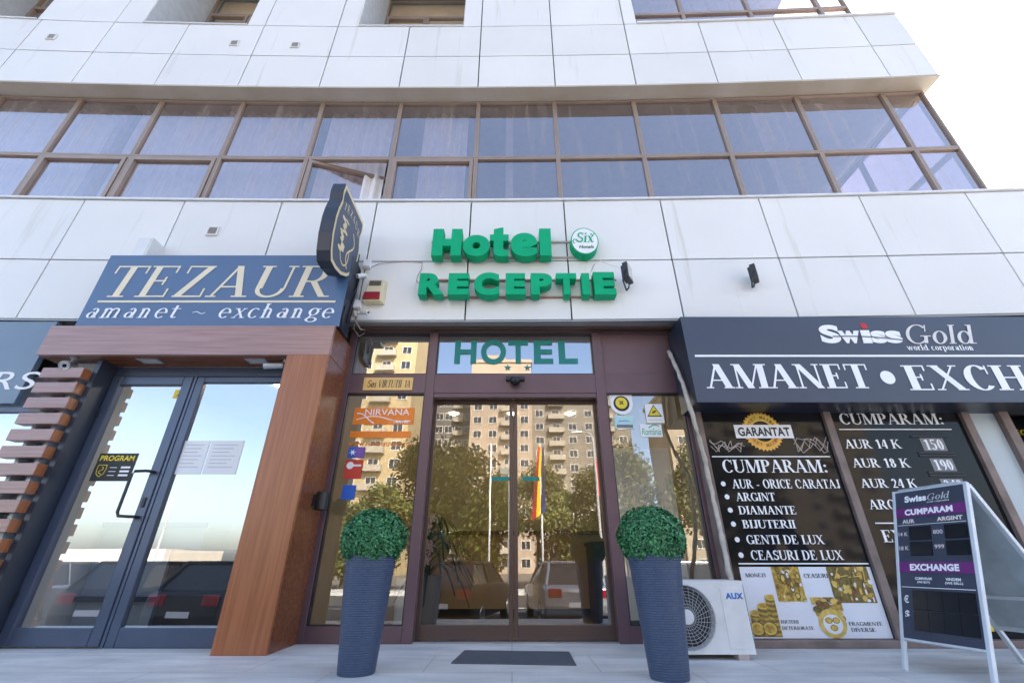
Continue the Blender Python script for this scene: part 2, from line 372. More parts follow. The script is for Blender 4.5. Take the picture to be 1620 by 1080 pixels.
    if ch == 'X': D(.62, 0, .14, 1, T); D(.11, 0, .60, 1, t); S(.63, 0, .13); S(.11, 0, .1); S(.13, 1, .13); S(.60, 1, .1); return P, .76
    if ch == 'Z': Rc(.06, 1 - t, .58, 1); Rc(.04, 0, .60, t); D(.12, 0, .51, 1, T * 1.1); Rc(.06, .75, .06 + k, 1); Rc(.60 - k, 0, .60, .27); return P, .66
    if ch == '0': A(.25, .5, .22, .52, 0, 360); return P, .52
    if ch == '1': Rc(.2, 0, .2 + T, 1); S(.2 + T / 2, 0, .16); D(.12, .80, .22, .97, .1); return P, .5
    if ch == '2': A(.25, .73, .21, .28, -25, 170); D(.10, 0, .40, .66, t * 1.8); Rc(.04, 0, .47, t * 1.8); return P, .52
    if ch == '4': Rc(.29, 0, .29 + T, 1); D(.06, .28, .32, 1, t * 1.2); Rc(.03, .25, .48, .25 + t * 1.3); return P, .52
    if ch == '5': Rc(.1, 1 - t * 2, .43, 1); Rc(.1, .52, .1 + t, 1); A(.22, .31, .24, .33, -150, 115); return P, .52
    if ch == '8': A(.25, .75, .20, .26, 0, 360); A(.25, .265, .24, .28, 0, 360); return P, .52
    if ch == '9': A(.25, .68, .22, .33, 0, 360); A(.18, .48, .29, .50, -80, 15); return P, .52
    if ch == ':': A(.14, .09, .09, .09, 0, 360, .09, .09); A(.14, .52, .09, .09, 0, 360, .09, .09); return P, .3
    if ch == '.': A(.12, .08, .08, .08, 0, 360, .08, .08); return P, .25
    if ch == '*': A(.30, .46, .17, .17, 0, 360, .17, .17); return P, .62
    if ch == '-': Rc(.03, .28, .30, .28 + t * 1.6); return P, .36
    if ch == '~':
        for i in range(12):
            f = lambda q: .36 + .07 * math.sin(q * 2 * math.pi)
            a, b = i / 12, (i + 1) / 12; P.append([(.04 + a * .5, f(a) - t / 2), (.04 + b * .5, f(b) - t / 2), (.04 + b * .5, f(b) + t / 2), (.04 + a * .5, f(a) + t / 2)])
        return P, .6
    x = .66
    if ch == 'a': Rc(.30, 0, .30 + T, .48); A(.25, .45, .05 + T, .22, 0, 150); A(.20, .20, .17, .21, 0, 360); Rc(.30, 0, .36 + T, t); return P, .5
    if ch == 'c': A(.24, .33, .22, .35, 45, 320); return P, .46
    if ch == 'd': A(.24, .33, .22, .35, 20, 340); Rc(.36, 0, .36 + T, 1); S(.36, 1, .07); S(.40 + T, 0, .06); return P, .56
    if ch == 'e': A(.24, .33, .22, .35, 0, 315); Rc(.06, .33, .46, .33 + t); return P, .49
    if ch == 'g': A(.23, .42, .20, .26, 0, 360); A(.24, -.12, .23, .17, 0, 360); D(.12, .02, .16, .2, t * 1.6); Rc(.34, .60, .48, .60 + t); return P, .5
    if ch == 'i': ST(.07, x, h=T / 2 + .05); A(.07 + T / 2, .88, T * .6, T * .6, 0, 360, T * .6, T * .6); return P, .15 + T
    if ch == 'l': ST(.07, 1, h=T / 2 + .05); return P, .15 + T
    if ch in 'hnm':
        ST(.07, 1 if ch == 'h' else x, h=T / 2 + .05)
        for j in range(2 if ch == 'm' else 1):
            xo = .28 * j; A(.20 + xo, .44, .08 + T, .24, 10, 165, T * .9, t * 1.6); Rc(.28 + xo, 0, .28 + T + xo, .46); S(.28 + T / 2 + xo, 0, T / 2 + .05)
        return P, (.83 if ch == 'm' else .56)
    if ch == 'o': A(.25, .33, .22, .35, 0, 360); return P, .5
    if ch == 'p': Rc(.07, -.3, .07 + T, x); A(.28, .33, .22, .35, -160, 160); S(.06, x, .06); Rc(.0, -.3, .14 + T, -.3 + t); return P, .55
    if ch == 'r': ST(.07, x, h=T / 2 + .05); A(.27, .50, .12, .17, 20, 150, .1, t * 1.8); return P, .42
    if ch == 't': Rc(.12, .08, .12 + T, .86); Rc(.02, x - t, .36, x); A(.25, .13, .13, .14, 180, 330, .08, t * 1.4); return P, .38
    if ch == 'w': D(.22, 0, .09, x, T * .8); D(.22, 0, .36, x, t); D(.50, 0, .37, x, T * .8); D(.50, 0, .64, x, t); S(.09, x, .08); S(.64, x, .08); S(.36, x, .08); return P, .74
    if ch == 'x': D(.42, 0, .12, x, T); D(.09, 0, .40, x, t); S(.42, 0, .1); S(.1, 0, .08); S(.12, x, .1); S(.4, x, .08); return P, .52
    if ch == 's': A(.2, .49, .15, .19, 40, 270, T * .8, t * 1.6); A(.2, .18, .16, .19, -150, 90, T * .8, t * 1.6); return P, .4
    return P, .34

class Fr:
    "a plane in space: origin, right, up, outward normal"
    def __init__(s, o, r, u): s.o = Vector(o); s.r = Vector(r); s.u = Vector(u); s.n = s.r.cross(s.u).normalized()
    def __call__(s, x, y, d=0): return tuple(s.o + s.r * x + s.u * y + s.n * d)
def fy(Y): return Fr((0, Y, 0), (1, 0, 0), (0, 0, 1))
def pbox(px0, px1, pyt, pyb, Y):
    my = (pyt + pyb) / 2
    return at(px0, my, Y)[0], at(px1, my, Y)[0], at((px0 + px1) / 2, pyb, Y)[1], at((px0 + px1) / 2, pyt, Y)[1]

def put_serif(text, fr, box, m, parent, off=.004, T=.15, t=.05, italic=0, name='lettering', track=.0):
    x0, x1, z0, z1 = box; cap = z1 - z0
    pen = 0; items = []
    for ch in text:
        P, adv = serif_glyph(ch, T, t) if ch != ' ' else ([], .36)
        items.append((pen, P)); pen += adv + track
    sx = (x1 - x0) / pen
    b = MB(); b.mi = 0; q = 0
    for p, P in items:
        for j, poly in enumerate(P):
            d = off + (j % 40) * .00012
            vs = [fr(x0 + (p + x + italic * y) * sx, z0 + y * cap, d) for x, y in poly]
            b.add(vs, [tuple(range(len(vs)))])
    return b.build(name, m, parent)

_fc = {}
def sans_mesh(text, bold, extr, shear=0):
    k = (text, bold, extr, shear)
    if k not in _fc:
        c = bpy.data.curves.new('tmp', 'FONT'); c.body = text; c.size = 1; c.offset = bold; c.extrude = extr; c.resolution_u = 6; c.shear = shear
        c.space_character = 1 + bold * 1.2
        o = bpy.data.objects.new('tmp', c); COL.objects.link(o)
        dg = bpy.context.evaluated_depsgraph_get(); me = bpy.data.meshes.new_from_object(o.evaluated_get(dg))
        _fc[k] = ([tuple(v.co) for v in me.vertices], [tuple(p.vertices) for p in me.polygons])
        bpy.data.objects.remove(o); bpy.data.curves.remove(c); bpy.data.meshes.remove(me)
    return _fc[k]
def put_sans(text, fr, box, m, parent, off=.004, bold=.0, depth=0, name='lettering', shear=0, bevel=0):
    vs, fs = sans_mesh(text, bold, 0 if not depth else .5, shear)
    X = [v[0] for v in vs]; Y = [v[1] for v in vs]
    x0, x1, z0, z1 = box; ax = (x1 - x0) / (max(X) - min(X)); az = (z1 - z0) / (max(Y) - min(Y))
    b = MB()
    b.add([fr(x0 + (x - min(X)) * ax, z0 + (y - min(Y)) * az, off + (z + .5) * depth if depth else off) for x, y, z in vs], fs)
    return b.build(name, m, parent, bevel=bevel)
def disc(b, fr, cx, cy, rx, ry, off, n=28):
    b.add([fr(cx + rx * math.cos(2 * math.pi * i / n), cy + ry * math.sin(2 * math.pi * i / n), off) for i in range(n)], [tuple(range(n))])
def rect(b, fr, x0, x1, y0, y1, off): b.add([fr(x0, y0, off), fr(x1, y0, off), fr(x1, y1, off), fr(x0, y1, off)], [(0, 1, 2, 3)])
def slab(b, fr, x0, x1, y0, y1, d0, d1):
    b.hexa([fr(x0, y0, d0), fr(x1, y0, d0), fr(x1, y1, d0), fr(x0, y1, d0), fr(x0, y0, d1), fr(x1, y0, d1), fr(x1, y1, d1), fr(x0, y1, d1)])
def star(b, fr, cx, cy, r, off, k=5, inner=.4, rot=90):
    pts = []
    for i in range(2 * k):
        rr = r if i % 2 == 0 else r * inner; a = R(rot + i * 180 / k); pts.append((cx + rr * math.cos(a), cy + rr * math.sin(a)))
    b.add([fr(cx, cy, off)] + [fr(x, y, off) for x, y in pts], [(0, i + 1, (i + 1) % (2 * k) + 1) for i in range(2 * k)])
def ribbon(b, fr, pts, wd, off):
    for i in range(len(pts) - 1):
        (xa, ya), (xb, yb) = pts[i], pts[i + 1]; L = math.hypot(xb - xa, yb - ya) or 1; nx, ny = -(yb - ya) / L * wd / 2, (xb - xa) / L * wd / 2
        o = off + (i % 3) * .0003
        b.add([fr(xa + nx, ya + ny, o), fr(xb + nx, yb + ny, o), fr(xb - nx, yb - ny, o), fr(xa - nx, ya - ny, o)], [(0, 1, 2, 3)])

exec_order = 'setting, building, shops, signs, small things, street behind the camera'

# ------------------------------------------------------------ ground
b = MB(); b.box(-45, 45, 3.02, 30, -1.0, 0.0)
struct(b.build('pavement', M['pave']))
b = MB()
for k in range(5): b.box(-45, 45, 3.02 - .3 * (k + 1), 3.02 - .3 * k, -1.0, -.1667 * (k + 1))
struct(b.build('terrace_steps', M['pave']))
b = MB(); b.box(-45, 45, -2.6, 1.52, -1.0, -.994)
struct(b.build('street_pavement', M['pave']))
b = MB(); b.quad((-700, -700, -1.004), (700, -700, -1.004), (700, 700, -1.004), (-700, 700, -1.004))
struct(b.build('ground', mat('dry_ground', (.16, .14, .11), .95, var=.3, scale=.4)))
b = MB(); b.quad((-200, -19, -1.0), (200, -19, -1.0), (200, -2.6, -1.0), (-200, -2.6, -1.0))
struct(b.build('road', M['asph']))
b = MB()
for i in range(30): b.quad((-60 + i * 4, -11.1, -.996), (-58.2 + i * 4, -11.1, -.996), (-58.2 + i * 4, -10.95, -.996), (-60 + i * 4, -10.95, -.996))
struct(b.build('road_marking', M['paper']))
b = MB(); b.box(-200, 200, -19.2, -19, -1.0, -.86); b.box(-200, 200, -23, -19.2, -1.0, -.862)
struct(b.build('far_pavement', M['pave']))

# ------------------------------------------------------------ the hotel building
GX = [-12.4, -11.1, -9.78, -8.46, -7.18, -5.85, -4.50, -3.17, -1.86, -.56, .71, 2.03, 3.36, 4.70, 6.09]
END = 6.84
HB = thing('hotel_building', 'hotel building clad in white panels with a bronze ribbon window row', 'building', (-2, 4.6, 0))
def wmb(): b = MB(); b.w = warp; return b
rnd = random.Random(3)
def panel(b, xa, xb, za, zb, Y=4.5, g=.009):
    t = lambda: rnd.uniform(-.0018, .0018)
    a, c, d, e = t(), t(), t(), t()
    b.mi = rnd.choice([0, 0, 1, 2])
    xa += g; xb -= g; za += g; zb -= g
    b.hexa([(xa, Y + a, za), (xb, Y + c, za), (xb, Y + .03, za), (xa, Y + .03, za), (xa, Y + d, zb), (xb, Y + e, zb), (xb, Y + .03, zb), (xa, Y + .03, zb)])
# lower band
LX = GX + [7.45, 8.85, 10.25]
b = wmb()
for i in range(len(LX) - 1):
    panel(b, LX[i], LX[i + 1], 3.21, 4.075); panel(b, LX[i], LX[i + 1], 4.075, 5.09)
cl = b.build('cladding', M['clad'], HB, bevel=.003)
b = wmb()
for i in range(len(LX) - 1): b.box(LX[i], LX[i + 1], 4.535, 4.60, 3.22, 5.085)
b.build('joint_backing', M['joint'], HB)
b = wmb()
for i in range(len(LX) - 1): b.box(LX[i], LX[i + 1], 4.475, 4.70, 5.093, 5.125)
b.build('sill_flashing', M['cap'], HB, bevel=.004)
# upper spandrel
UX = GX + [END]
b = wmb()
for i in range(len(UX) - 1):
    panel(b, UX[i], UX[i + 1], 7.60, 8.45); panel(b, UX[i], UX[i + 1], 8.45, 9.36)
segs = [(-9.78, -9.78), (-8.553, -7.18), (-7.18, -6.69), (-4.82, -4.5), (-4.5, -3.17), (-3.17, -2.805), (-.889, -.56), (-.56, .71), (.71, 2.03), (2.03, 2.27), (-12.4, -10.45)]
for xa, xb in segs:
    if xb > xa: panel(b, xa, xb, 9.36, 12.3)
for i in range(len(UX) - 1):
    if UX[i] < 6.3: panel(b, UX[i], min(UX[i + 1], 6.42), 12.3, 15.0)
b.build('cladding', M['clad'], HB, bevel=.003)
b = wmb()
for i in range(len(UX) - 1): b.box(UX[i], UX[i + 1] - (.02 if i == len(UX) - 2 else 0), 4.535, 4.62, 7.61, 9.33)
for xa, xb in segs:
    if xb > xa: b.box(xa, xb, 4.535, 4.62, 9.33, 12.3)
for i in range(len(UX) - 1):
    if UX[i] < 6.3: b.box(UX[i], min(UX[i + 1], 6.42), 4.535, 4.62, 12.3, 15.0)
b.build('joint_backing', M['joint'], HB)
b = wmb()
b.box(2.27, 3.36, 4.47, 4.72, 9.363, 9.40); b.box(3.36, 4.7, 4.47, 4.72, 9.363, 9.40); b.box(4.7, 6.09, 4.47, 4.72, 9.363, 9.40); b.box(6.09, END + .02, 4.47, 4.72, 9.363, 9.40)
b.build('sill_flashing', M['cap'], HB, bevel=.004)
for xa, xb in ((-10.45, -8.553), (-6.69, -4.82), (-2.805, -.889)):
    b = wmb(); b.box(xa, xb, 4.48, 5.3, 9.363, 9.39); b.build('sill_flashing', M['cap'], HB, bevel=.004)
b = wmb()
for i in range(len(UX) - 1): b.box(UX[i], UX[i + 1], 4.485, 4.80, 7.565, 7.598)
b.box(END - .02, END, 4.535, 9.0, 7.60, 9.36)
b.build('soffit', M['soffit'], HB, bevel=.003)
# entrance-level soffit strip of the band and its head channels
b = wmb()
for i in range(len(LX) - 1): b.box(LX[i], LX[i + 1], 4.50, 4.72, 3.19, 3.208)
b.build('soffit', mat('grey_metal_soffit', (.34, .34, .33), .4, .3), HB)

def window_unit(parent, xa, xb, za, zb, Y, m=M['mull'], gl=M['glass_up'], wd=.033, wrp=True, sash=False, opened=False, dep=.07, proud=0):
    b = wmb() if wrp else MB(); b.ring(xa, xb, za, zb, wd, Y - .035, Y + dep - .035)
    fr = b.build('window', m, parent, bevel=.004)
    xi, xj, zi, zj = xa + wd, xb - wd, za + wd, zb - wd
    if sash or opened:
        s = MB() if opened else wmb(); s.ring(xi + .004, xj - .004, zi + .004, zj - .004, .055, Y - .05, Y - .0355)
        s.ring(xi + .016, xj - .016, zi + .016, zj - .016, .045, Y - .0355, Y + .03)
        if opened:
            an = R(18); ca, sa = math.cos(an), math.sin(an); yo = yoff(xi)
            s.v = [(xi + (x - xi) * ca - (y - Y) * sa, Y + yo + (x - xi) * sa + (y - Y) * ca, z) for x, y, z in s.v]
        s.build('sash', m, fr, bevel=.003)
        xi += .06; xj -= .06; zi += .06; zj -= .06
        if opened:
            p = MB(); q = [(xi, zi), (xj, zi), (xj, zj), (xi, zj)]
            p.add([(xa + wd + (x - xa - wd) * ca, Y + yo + (x - xa - wd) * sa, z) for x, z in q], [(0, 1, 2, 3)]); p.build('pane', gl, fr); return fr
    p = wmb() if wrp else MB(); p.quad((xi, Y, zi), (xj, Y, zi), (xj, Y, zj), (xi, Y, zj)); p.build('pane', gl, fr)
    return fr
WX = [x for x in GX if x > -11] + [6.74]
for i in range(len(WX) - 1):
    xa, xb = WX[i], WX[i + 1]
    k = round(xa, 2)
    window_unit(HB, xa, xb, 6.22, 7.555, 4.76)
    window_unit(HB, xa, xb, 5.127, 6.218, 4.76, sash=k in (-7.18, -5.85, -1.86), opened=k == -3.17)
# side glazing of the corner room
def side_unit(y0, y1, z0, z1):
    X = 6.74 ; w_ = .035
    b = MB(); o = yoff(6.74)
    for a, c, d, e in ((y0, y0 + w_, z0, z1), (y1 - w_, y1, z0, z1), (y0 + w_, y1 - w_, z0, z0 + w_), (y0 + w_, y1 - w_, z1 - w_, z1)): b.box(X - .06, X + .004, a + o, c + o, d, e)
    f = b.build('window', M['mull'], HB); p = MB(); p.quad((X - .02, y0 + o, z0), (X - .02, y1 + o, z0), (X - .02, y1 + o, z1), (X - .02, y0 + o, z1)); p.build('pane', M['glass_sd'], f)
for k in range(3):
    side_unit(4.80 + k * 1.35, 4.80 + (k + 1) * 1.35, 6.22, 7.555); side_unit(4.80 + k * 1.35, 4.80 + (k + 1) * 1.35, 5.127, 6.218)
# floor above: deep-set windows on the left, glazing on the right
for xa, xb in ((-10.45, -8.553), (-6.69, -4.82), (-2.805, -.889)):
    b = wmb(); b.box(xa - .02, xa + .005, 4.512, 5.5, 9.39, 12.3); b.box(xb - .005, xb + .02, 4.512, 5.5, 9.39, 12.3); b.box(xa, xb, 4.53, 5.5, 12.28, 12.3)
    b.build('window_reveal', M['reveal'], HB)
    b = wmb(); b.box(xa, xb, 5.40, 5.5, 9.39, 10.2); b.build('parapet', M['reveal'], HB)
    mid = (xa + xb) / 2
    pm = M['mull']
    window_unit(HB, xa, mid - .02, 10.2, 11.45, 5.42, sash=True, gl=M['glass_pl']); window_unit(HB, mid - .02, xb, 10.2, 11.45, 5.42, gl=M['glass_pl']); window_unit(HB, xa, xb, 11.45, 12.28, 5.42, gl=M['glass_pl'])
    b = wmb(); b.quad((xa, 5.55, 10.0), (xb, 5.55, 10.0), (xb, 5.55, 12.3), (xa, 5.55, 12.3)); b.build('blind', M['beige'], HB)
TX = [2.27, 3.30, 4.58, 5.90, 6.42]
for i in range(4):
    window_unit(HB, TX[i], TX[i + 1], 9.403, 10.12, 4.76); window_unit(HB, TX[i], TX[i + 1], 10.122, 12.3, 4.76)
# body, slabs and rooms
b = MB()
b.box(-14, 12, 4.70, 16, 3.27, 5.0); b.box(-14, 6.66, 4.84, 16, 5.0, 5.06)
b.box(-14, 6.70, 4.84, 16, 7.66, 9.30); b.box(-14, 6.3, 5.95, 16, 9.30, 15.3)
b.box(-14, 6.3, 4.65, 5.95, 12.34, 15.3)
b.box(-14, 6.66, 9.0, 9.15, 5.06, 7.66); b.box(-14, -13.8, 4.8, 9.0, 5.06, 7.66)
b.build('structure_body', M['render'], HB)
b = MB()
for x in (-6.6, -.1, 4.05): b.box(x, x + .12, 4.86, 9.0, 5.06, 7.66)
b.build('partition', M['inwall'], HB)
b = MB(); b.box(-13.9, 6.6, 8.95, 8.99, 5.061, 7.659); b.build('room_wall', M['inwall'], HB)
b = MB(); b.box(-14, 12, 10.2, 10.35, 0, 3.27); b.box(-14, -13.85, 4.7, 10.2, 0, 3.27); b.box(11.85, 12, 4.7, 10.2, 0, 3.27)
b.build('rear_wall', M['render'], HB)
# small grilles on the panels
for px, py in ((337, 366), (82, 59), (371, 69), (467, 72)):
    x, z = atw(px, py, 4.495); b = wmb(); b.ring(x - .075, x + .075, z - .075, z + .075, .018, 4.478, 4.497)
    v = b.build('vent', M['plastic_w'], HB); b = wmb()
    for k in range(6): b.box(x - .057, x + .057, 4.484, 4.494, z - .055 + k * .019, z - .045 + k * .019)
    b.build('louvre', M['rail'], v); b = wmb(); b.box(x - .057, x + .057, 4.4945, 4.4965, z - .057, z + .057); b.build('grille_back', M['joint'], v)

# curtains in the rooms on the left
def curtain(x0, x1, label, amp=.035):
    b = MB(); n = int((x1 - x0) / .025); vs = []
    r_ = random.Random(int(x0 * 100)); ph = r_.random() * 6
    for i in range(n + 1):
        x = x0 + (x1 - x0) * i / n; y = 5.02 + yoff(x) + amp * math.sin(x * 38 + ph + math.sin(x * 5) * 2) + amp * .5 * math.sin(x * 17)
        vs += [(x, y, 5.09), (x, y * .998 + .01, 7.64)]
    b.add(vs, [(2 * i, 2 * i + 2, 2 * i + 3, 2 * i + 1) for i in range(n)])
    tag(b.build('curtain', M['curtain'], None, smooth=True), label, 'curtain', 'sheer curtains behind the ribbon windows')
curtain(-10.5, -6.75, 'white sheer curtain behind the leftmost windows of the ribbon row')
curtain(-6.4, -3.3, 'white sheer curtain behind the casements left of the open one')
curtain(-3.1, -2.05, 'white sheer curtain hanging behind the open casement')
curtain(-1.5, -.75, 'narrow white sheer curtain behind the casement right of the open one')

# ------------------------------------------------------------ hotel entrance
HE = thing('hotel_entrance', 'plum brown glazed hotel entrance with sliding doors between two planters', 'entrance', (0, 4.75, 0))
b = MB(); Y0, Y1 = 4.72, 4.83
b.box(-1.975, -1.885, Y0, Y1, 0, 3.19); b.box(-1.0, -.90, Y0, Y1, 0, 3.19); b.box(.97, 1.08, Y0, Y1, 0, 3.19); b.box(1.95, 1.99, Y0, Y1, 0, 3.19)
for xa, xb in ((-1.885, -1.0), (-.90, .97), (1.08, 1.95)):
    b.box(xa, xb, Y0 + .004, Y1, 2.385, 2.62); b.box(xa, xb, Y0 + .004, Y1, 3.16, 3.19)
for xa, xb in ((-1.885, -1.0), (1.08, 1.95)): b.box(xa, xb, Y0 + .004, Y1, 0, .135)
b.box(-.90, .97, Y0 + .01, Y0 + .05, 2.335, 2.385)
b.build('door_frame', M['maroon'], HE, bevel=.005)
b = MB(); b.box(1.08, 1.95, Y0 + .03, Y1 - .02, 2.62, 3.16); b.build('infill_panel', M['maroon2'], HE)
b = MB(); b.box(-1.98, 2.0, 4.66, 4.72, 3.168, 3.19); b.box(-1.98, 2.0, 4.60, 4.64, 3.165, 3.19); b.build('head_channel', M['brownleaf'], HE)
for xa, xb, za, zb in ((-1.885, -1.0, .135, 2.385), (-1.885, -1.0, 2.62, 3.16), (-.90, .97, 2.62, 3.16), (1.08, 1.95, .135, 2.385)):
    b = MB(); b.quad((xa, 4.765, za), (xb, 4.765, za), (xb, 4.765, zb), (xa, 4.765, zb)); b.build('pane', M['glass_tr'] if za > 2.5 else M['glass_dk'], HE)
    g = MB(); g.ring(xa, xb, za, zb, .012, 4.735, 4.763); g.build('gasket', M['black_p'], HE)
for xa, xb in ((-.91, .012), (.018, .98)):
    b = MB(); b.ring(xa, xb, .012, 2.36, .042, 4.85, 4.89, .12, .06); d = b.build('sliding_door', M['brownleaf'], HE, bevel=.004)
    p = MB(); p.quad((xa + .042, 4.87, .132), (xb - .042, 4.87, .132), (xb - .042, 4.87, 2.30), (xa + .042, 4.87, 2.30)); p.build('pane', M['glass_dk'], d)
b = MB(); b.box(-.9, .97, 4.74, 4.95, .002, .012); b.build('threshold', M['chrome'], HE)
# the lobby
LB = thing('lobby', 'cream walled hotel lobby seen through the sliding doors', 'room', (0, 7, 0))
b = MB(); b.box(-2.02, 2.05, 8.9, 9.0, 0.006, 3.22); b.box(-2.10, -2.02, 4.85, 9.0, .006, 3.22); b.box(2.05, 2.13, 4.85, 9.0, .006, 3.22); b.build('wall', M['cream'], LB)
b = MB(); b.box(-2.02, 2.05, 4.96, 8.9, .001, .008); b.build('floor', mat('lobby_tiles', (.30, .21, .10), .15, scale=3), LB)
b = MB(); b.box(-2.02, 2.05, 4.85, 8.9, 3.18, 3.24); b.build('ceiling', M['white'], LB)
for x in (-1.1, 0, 1.1):
    for y in (6.6, 8.0):
        b = MB(); b.lathe([(.07, 3.165), (.08, 3.179)], (x, y, 0), 16); b.build('downlight', M['leddiff'], LB)
t = thing('reception_desk', 'long tan reception desk inside the hotel lobby', 'desk', (.3, 7.3, 0))
b = MB(); b.box(-1.1, 1.75, 7.0, 7.5, .09, 1.02); b.build('front_panel', mat('tan_desk', (.50, .33, .14), .35), t)
b = MB(); b.box(-1.15, 1.8, 6.93, 7.55, 1.02, 1.07); b.build('counter_top', mat('brown_counter', (.16, .09, .04), .2), t)
b = MB(); b.box(-1.05, 1.7, 7.04, 7.46, .008, .09); b.build('plinth', M['indark'], t)
t = thing('cabinet', 'low black cabinet inside the lobby beside the right sliding door', 'cabinet', (1.3, 5.9, 0))
b = MB(); b.box(.95, 1.75, 5.7, 6.2, .05, .84); b.build('carcass', M['navy'], t)
b = MB(); b.box(.93, 1.77, 5.68, 6.22, .84, .88); b.build('cabinet_top', M['black_p'], t)
for x in (1.0, 1.7): 
    b = MB(); b.box(x - .03, x + .03, 5.75, 6.15, .008, .05); b.build('foot', M['black_p'], t)
# lobby plant
t = thing('potted_plant', 'drooping dark green plant in a grey pot behind the left sliding door', 'plant', (-.92, 5.45, 0.008))
b = MB(); b.lathe([(.13, 0), (.15, .35), (.16, .52), (.13, .52), (.12, .46)], (-.92, 5.45, .008), 20); b.build('pot', mat('grey_pot', (.22, .21, .2), .5), t)
b = MB(); rr = random.Random(5)
for i in range(46):
    a = rr.random() * 6.283; L = rr.uniform(.35, .6); h = rr.uniform(.5, 1.0); z0 = .45 + rr.random() * .6; pr = None
    for k in range(7):
        s = k / 6; x = -.92 + math.cos(a) * L * s; y = 5.45 + math.sin(a) * L * s; z = z0 + h * s * .75 - 1.05 * h * s * s
        wd = .022 * (1 - abs(s - .4) * 1.2) + .002; nx, ny = -math.sin(a) * wd, math.cos(a) * wd
        cu = ((x - nx, y - ny, z), (x + nx, y + ny, z + .004))
        if pr: b.quad(pr[0], pr[1], cu[1], cu[0])
        pr = cu
b.build('leaves', mat('dark_leaf', (.03, .05, .02), .4, var=.4), t)
t = thing('poster_stand', 'white poster stand standing behind the right sidelight of the entrance', 'stand', (1.5, 5.35, .008))
b = MB(); b.box(1.14, 1.86, 5.35, 5.39, .12, 1.85); b.build('panel', M['white'], t); b = MB(); b.box(1.10, 1.14, 5.33, 5.41, .008, 1.9); b.box(1.86, 1.90, 5.33, 5.41, .008, 1.9); b.box(1.14, 1.86, 5.33, 5.41, 1.85, 1.9); b.build('panel_frame', M['plastic_w'], t)
b = MB(); b.box(1.40, 1.80, 5.342, 5.349, .45, .75); b.build('red_picture', mat('red_picture', (.35, .05, .03), .5, scale=12, col2=(.1, .12, .06)), t)
t = thing('orchid', 'pale pink orchid blooms beside the dark plant in the lobby', 'flower', (-1.12, 5.2, .008))
b = MB(); b.lathe([(.07, 0), (.09, .5), (.08, .5)], (-1.12, 5.2, .008), 16); b.build('pot', M['plastic_w'], t)
b = MB(); b.tube([(-1.12, 5.2, .5), (-1.08, 5.19, .85), (-.98, 5.17, 1.05), (-.88, 5.16, 1.05)], .006, 6); b.build('stem', mat('stem_green', (.06, .10, .03)), t)
b = MB()
for i in range(26):
    c = Vector((-1.0 + rr.uniform(-.12, .14), 5.17 + rr.uniform(-.05, .05), .95 + rr.uniform(-.3, .16)))
    for k in range(5):
        a = k * 1.257 + i; p = c + Vector((math.cos(a) * .035, -.01, math.sin(a) * .035)); q = Vector((-math.sin(a) * .016, 0, math.cos(a) * .016))
        b.quad(tuple(c), tuple(p - q), tuple(p + Vector((math.cos(a) * .012, 0, math.sin(a) * .012))), tuple(p + q))
b.build('petals', mat('pink_petal', (.65, .40, .38), .6), t)
# things on the entrance
def sticker(name, label, cat='sticker'): return None
F47 = fy(4.762)
t = thing('window_lettering', 'teal HOTEL lettering with two stars on the pane above the doors', 'lettering', (.05, 4.762, 2.63))
cx = 640; X = lambda v: 640 + v / 3.375; Yp = lambda v: 320 + v / 3.375
for ch, a, c in (('H', 268, 384), ('O', 408, 542), ('T', 553, 660), ('E', 690, 792), ('L', 822, 922)):
    e = 4 if ch == 'O' else 0
    put_sans(ch, F47, pbox(X(a), X(c), Yp(738 - e), Yp(861 + e), 4.762), M['teal'], t, .006, bold=.035, name='letter')
for a in (551, 656):
    b = MB(); x, z = at(X(a), Yp(888), 4.762); star(b, F47, x, z + .012, .046, .006); b.build('star', M['teal'], t)
t = thing('motion_sensor', 'small dark motion sensor under the HOTEL pane above the doors', 'sensor', (.02, 4.72, 2.55))
b = MB(); x, z = at(815, 598, 4.69); b.box(x - .11, x + .11, 4.685, 4.722, z - .025, z + .025); b.build('housing', M['black_p'], t, bevel=.008)
b = MB(); b.lathe([(.015, -.115), (.045, -.10), (.062, -.07), (.062, -.04), (.05, -.0301)], (x, 4.66, z + .015), 20); b.build('sensor_head', M['lens'], t, smooth=True)
t = thing('address_plate', 'gold street address plate on the frame left of the sliding doors', 'plate', (-1.4, 4.72, 2.5))
bx = pbox(575, 653, 597, 617, 4.715)
b = MB(); b.box(bx[0], bx[1], 4.712, 4.7235, bx[2], bx[3]); b.build('plate', M['brass'], t, bevel=.002)
w_ = bx[1] - bx[0]; h_ = bx[3] - bx[2]; F = fy(4.712); zz = (bx[2] + h_ * .22, bx[2] + h_ * .78)
put_serif('Sos', F, (bx[0] + w_ * .08, bx[0] + w_ * .27, *zz), M['bltxt'], t, .002, italic=.15)
put_serif('VIRTUTII', F, (bx[0] + w_ * .30, bx[0] + w_ * .77, *zz), M['bltxt'], t, .002, italic=.15)
put_serif('1A', F, (bx[0] + w_ * .83, bx[0] + w_ * .95, *zz), M['bltxt'], t, .002, italic=.15)

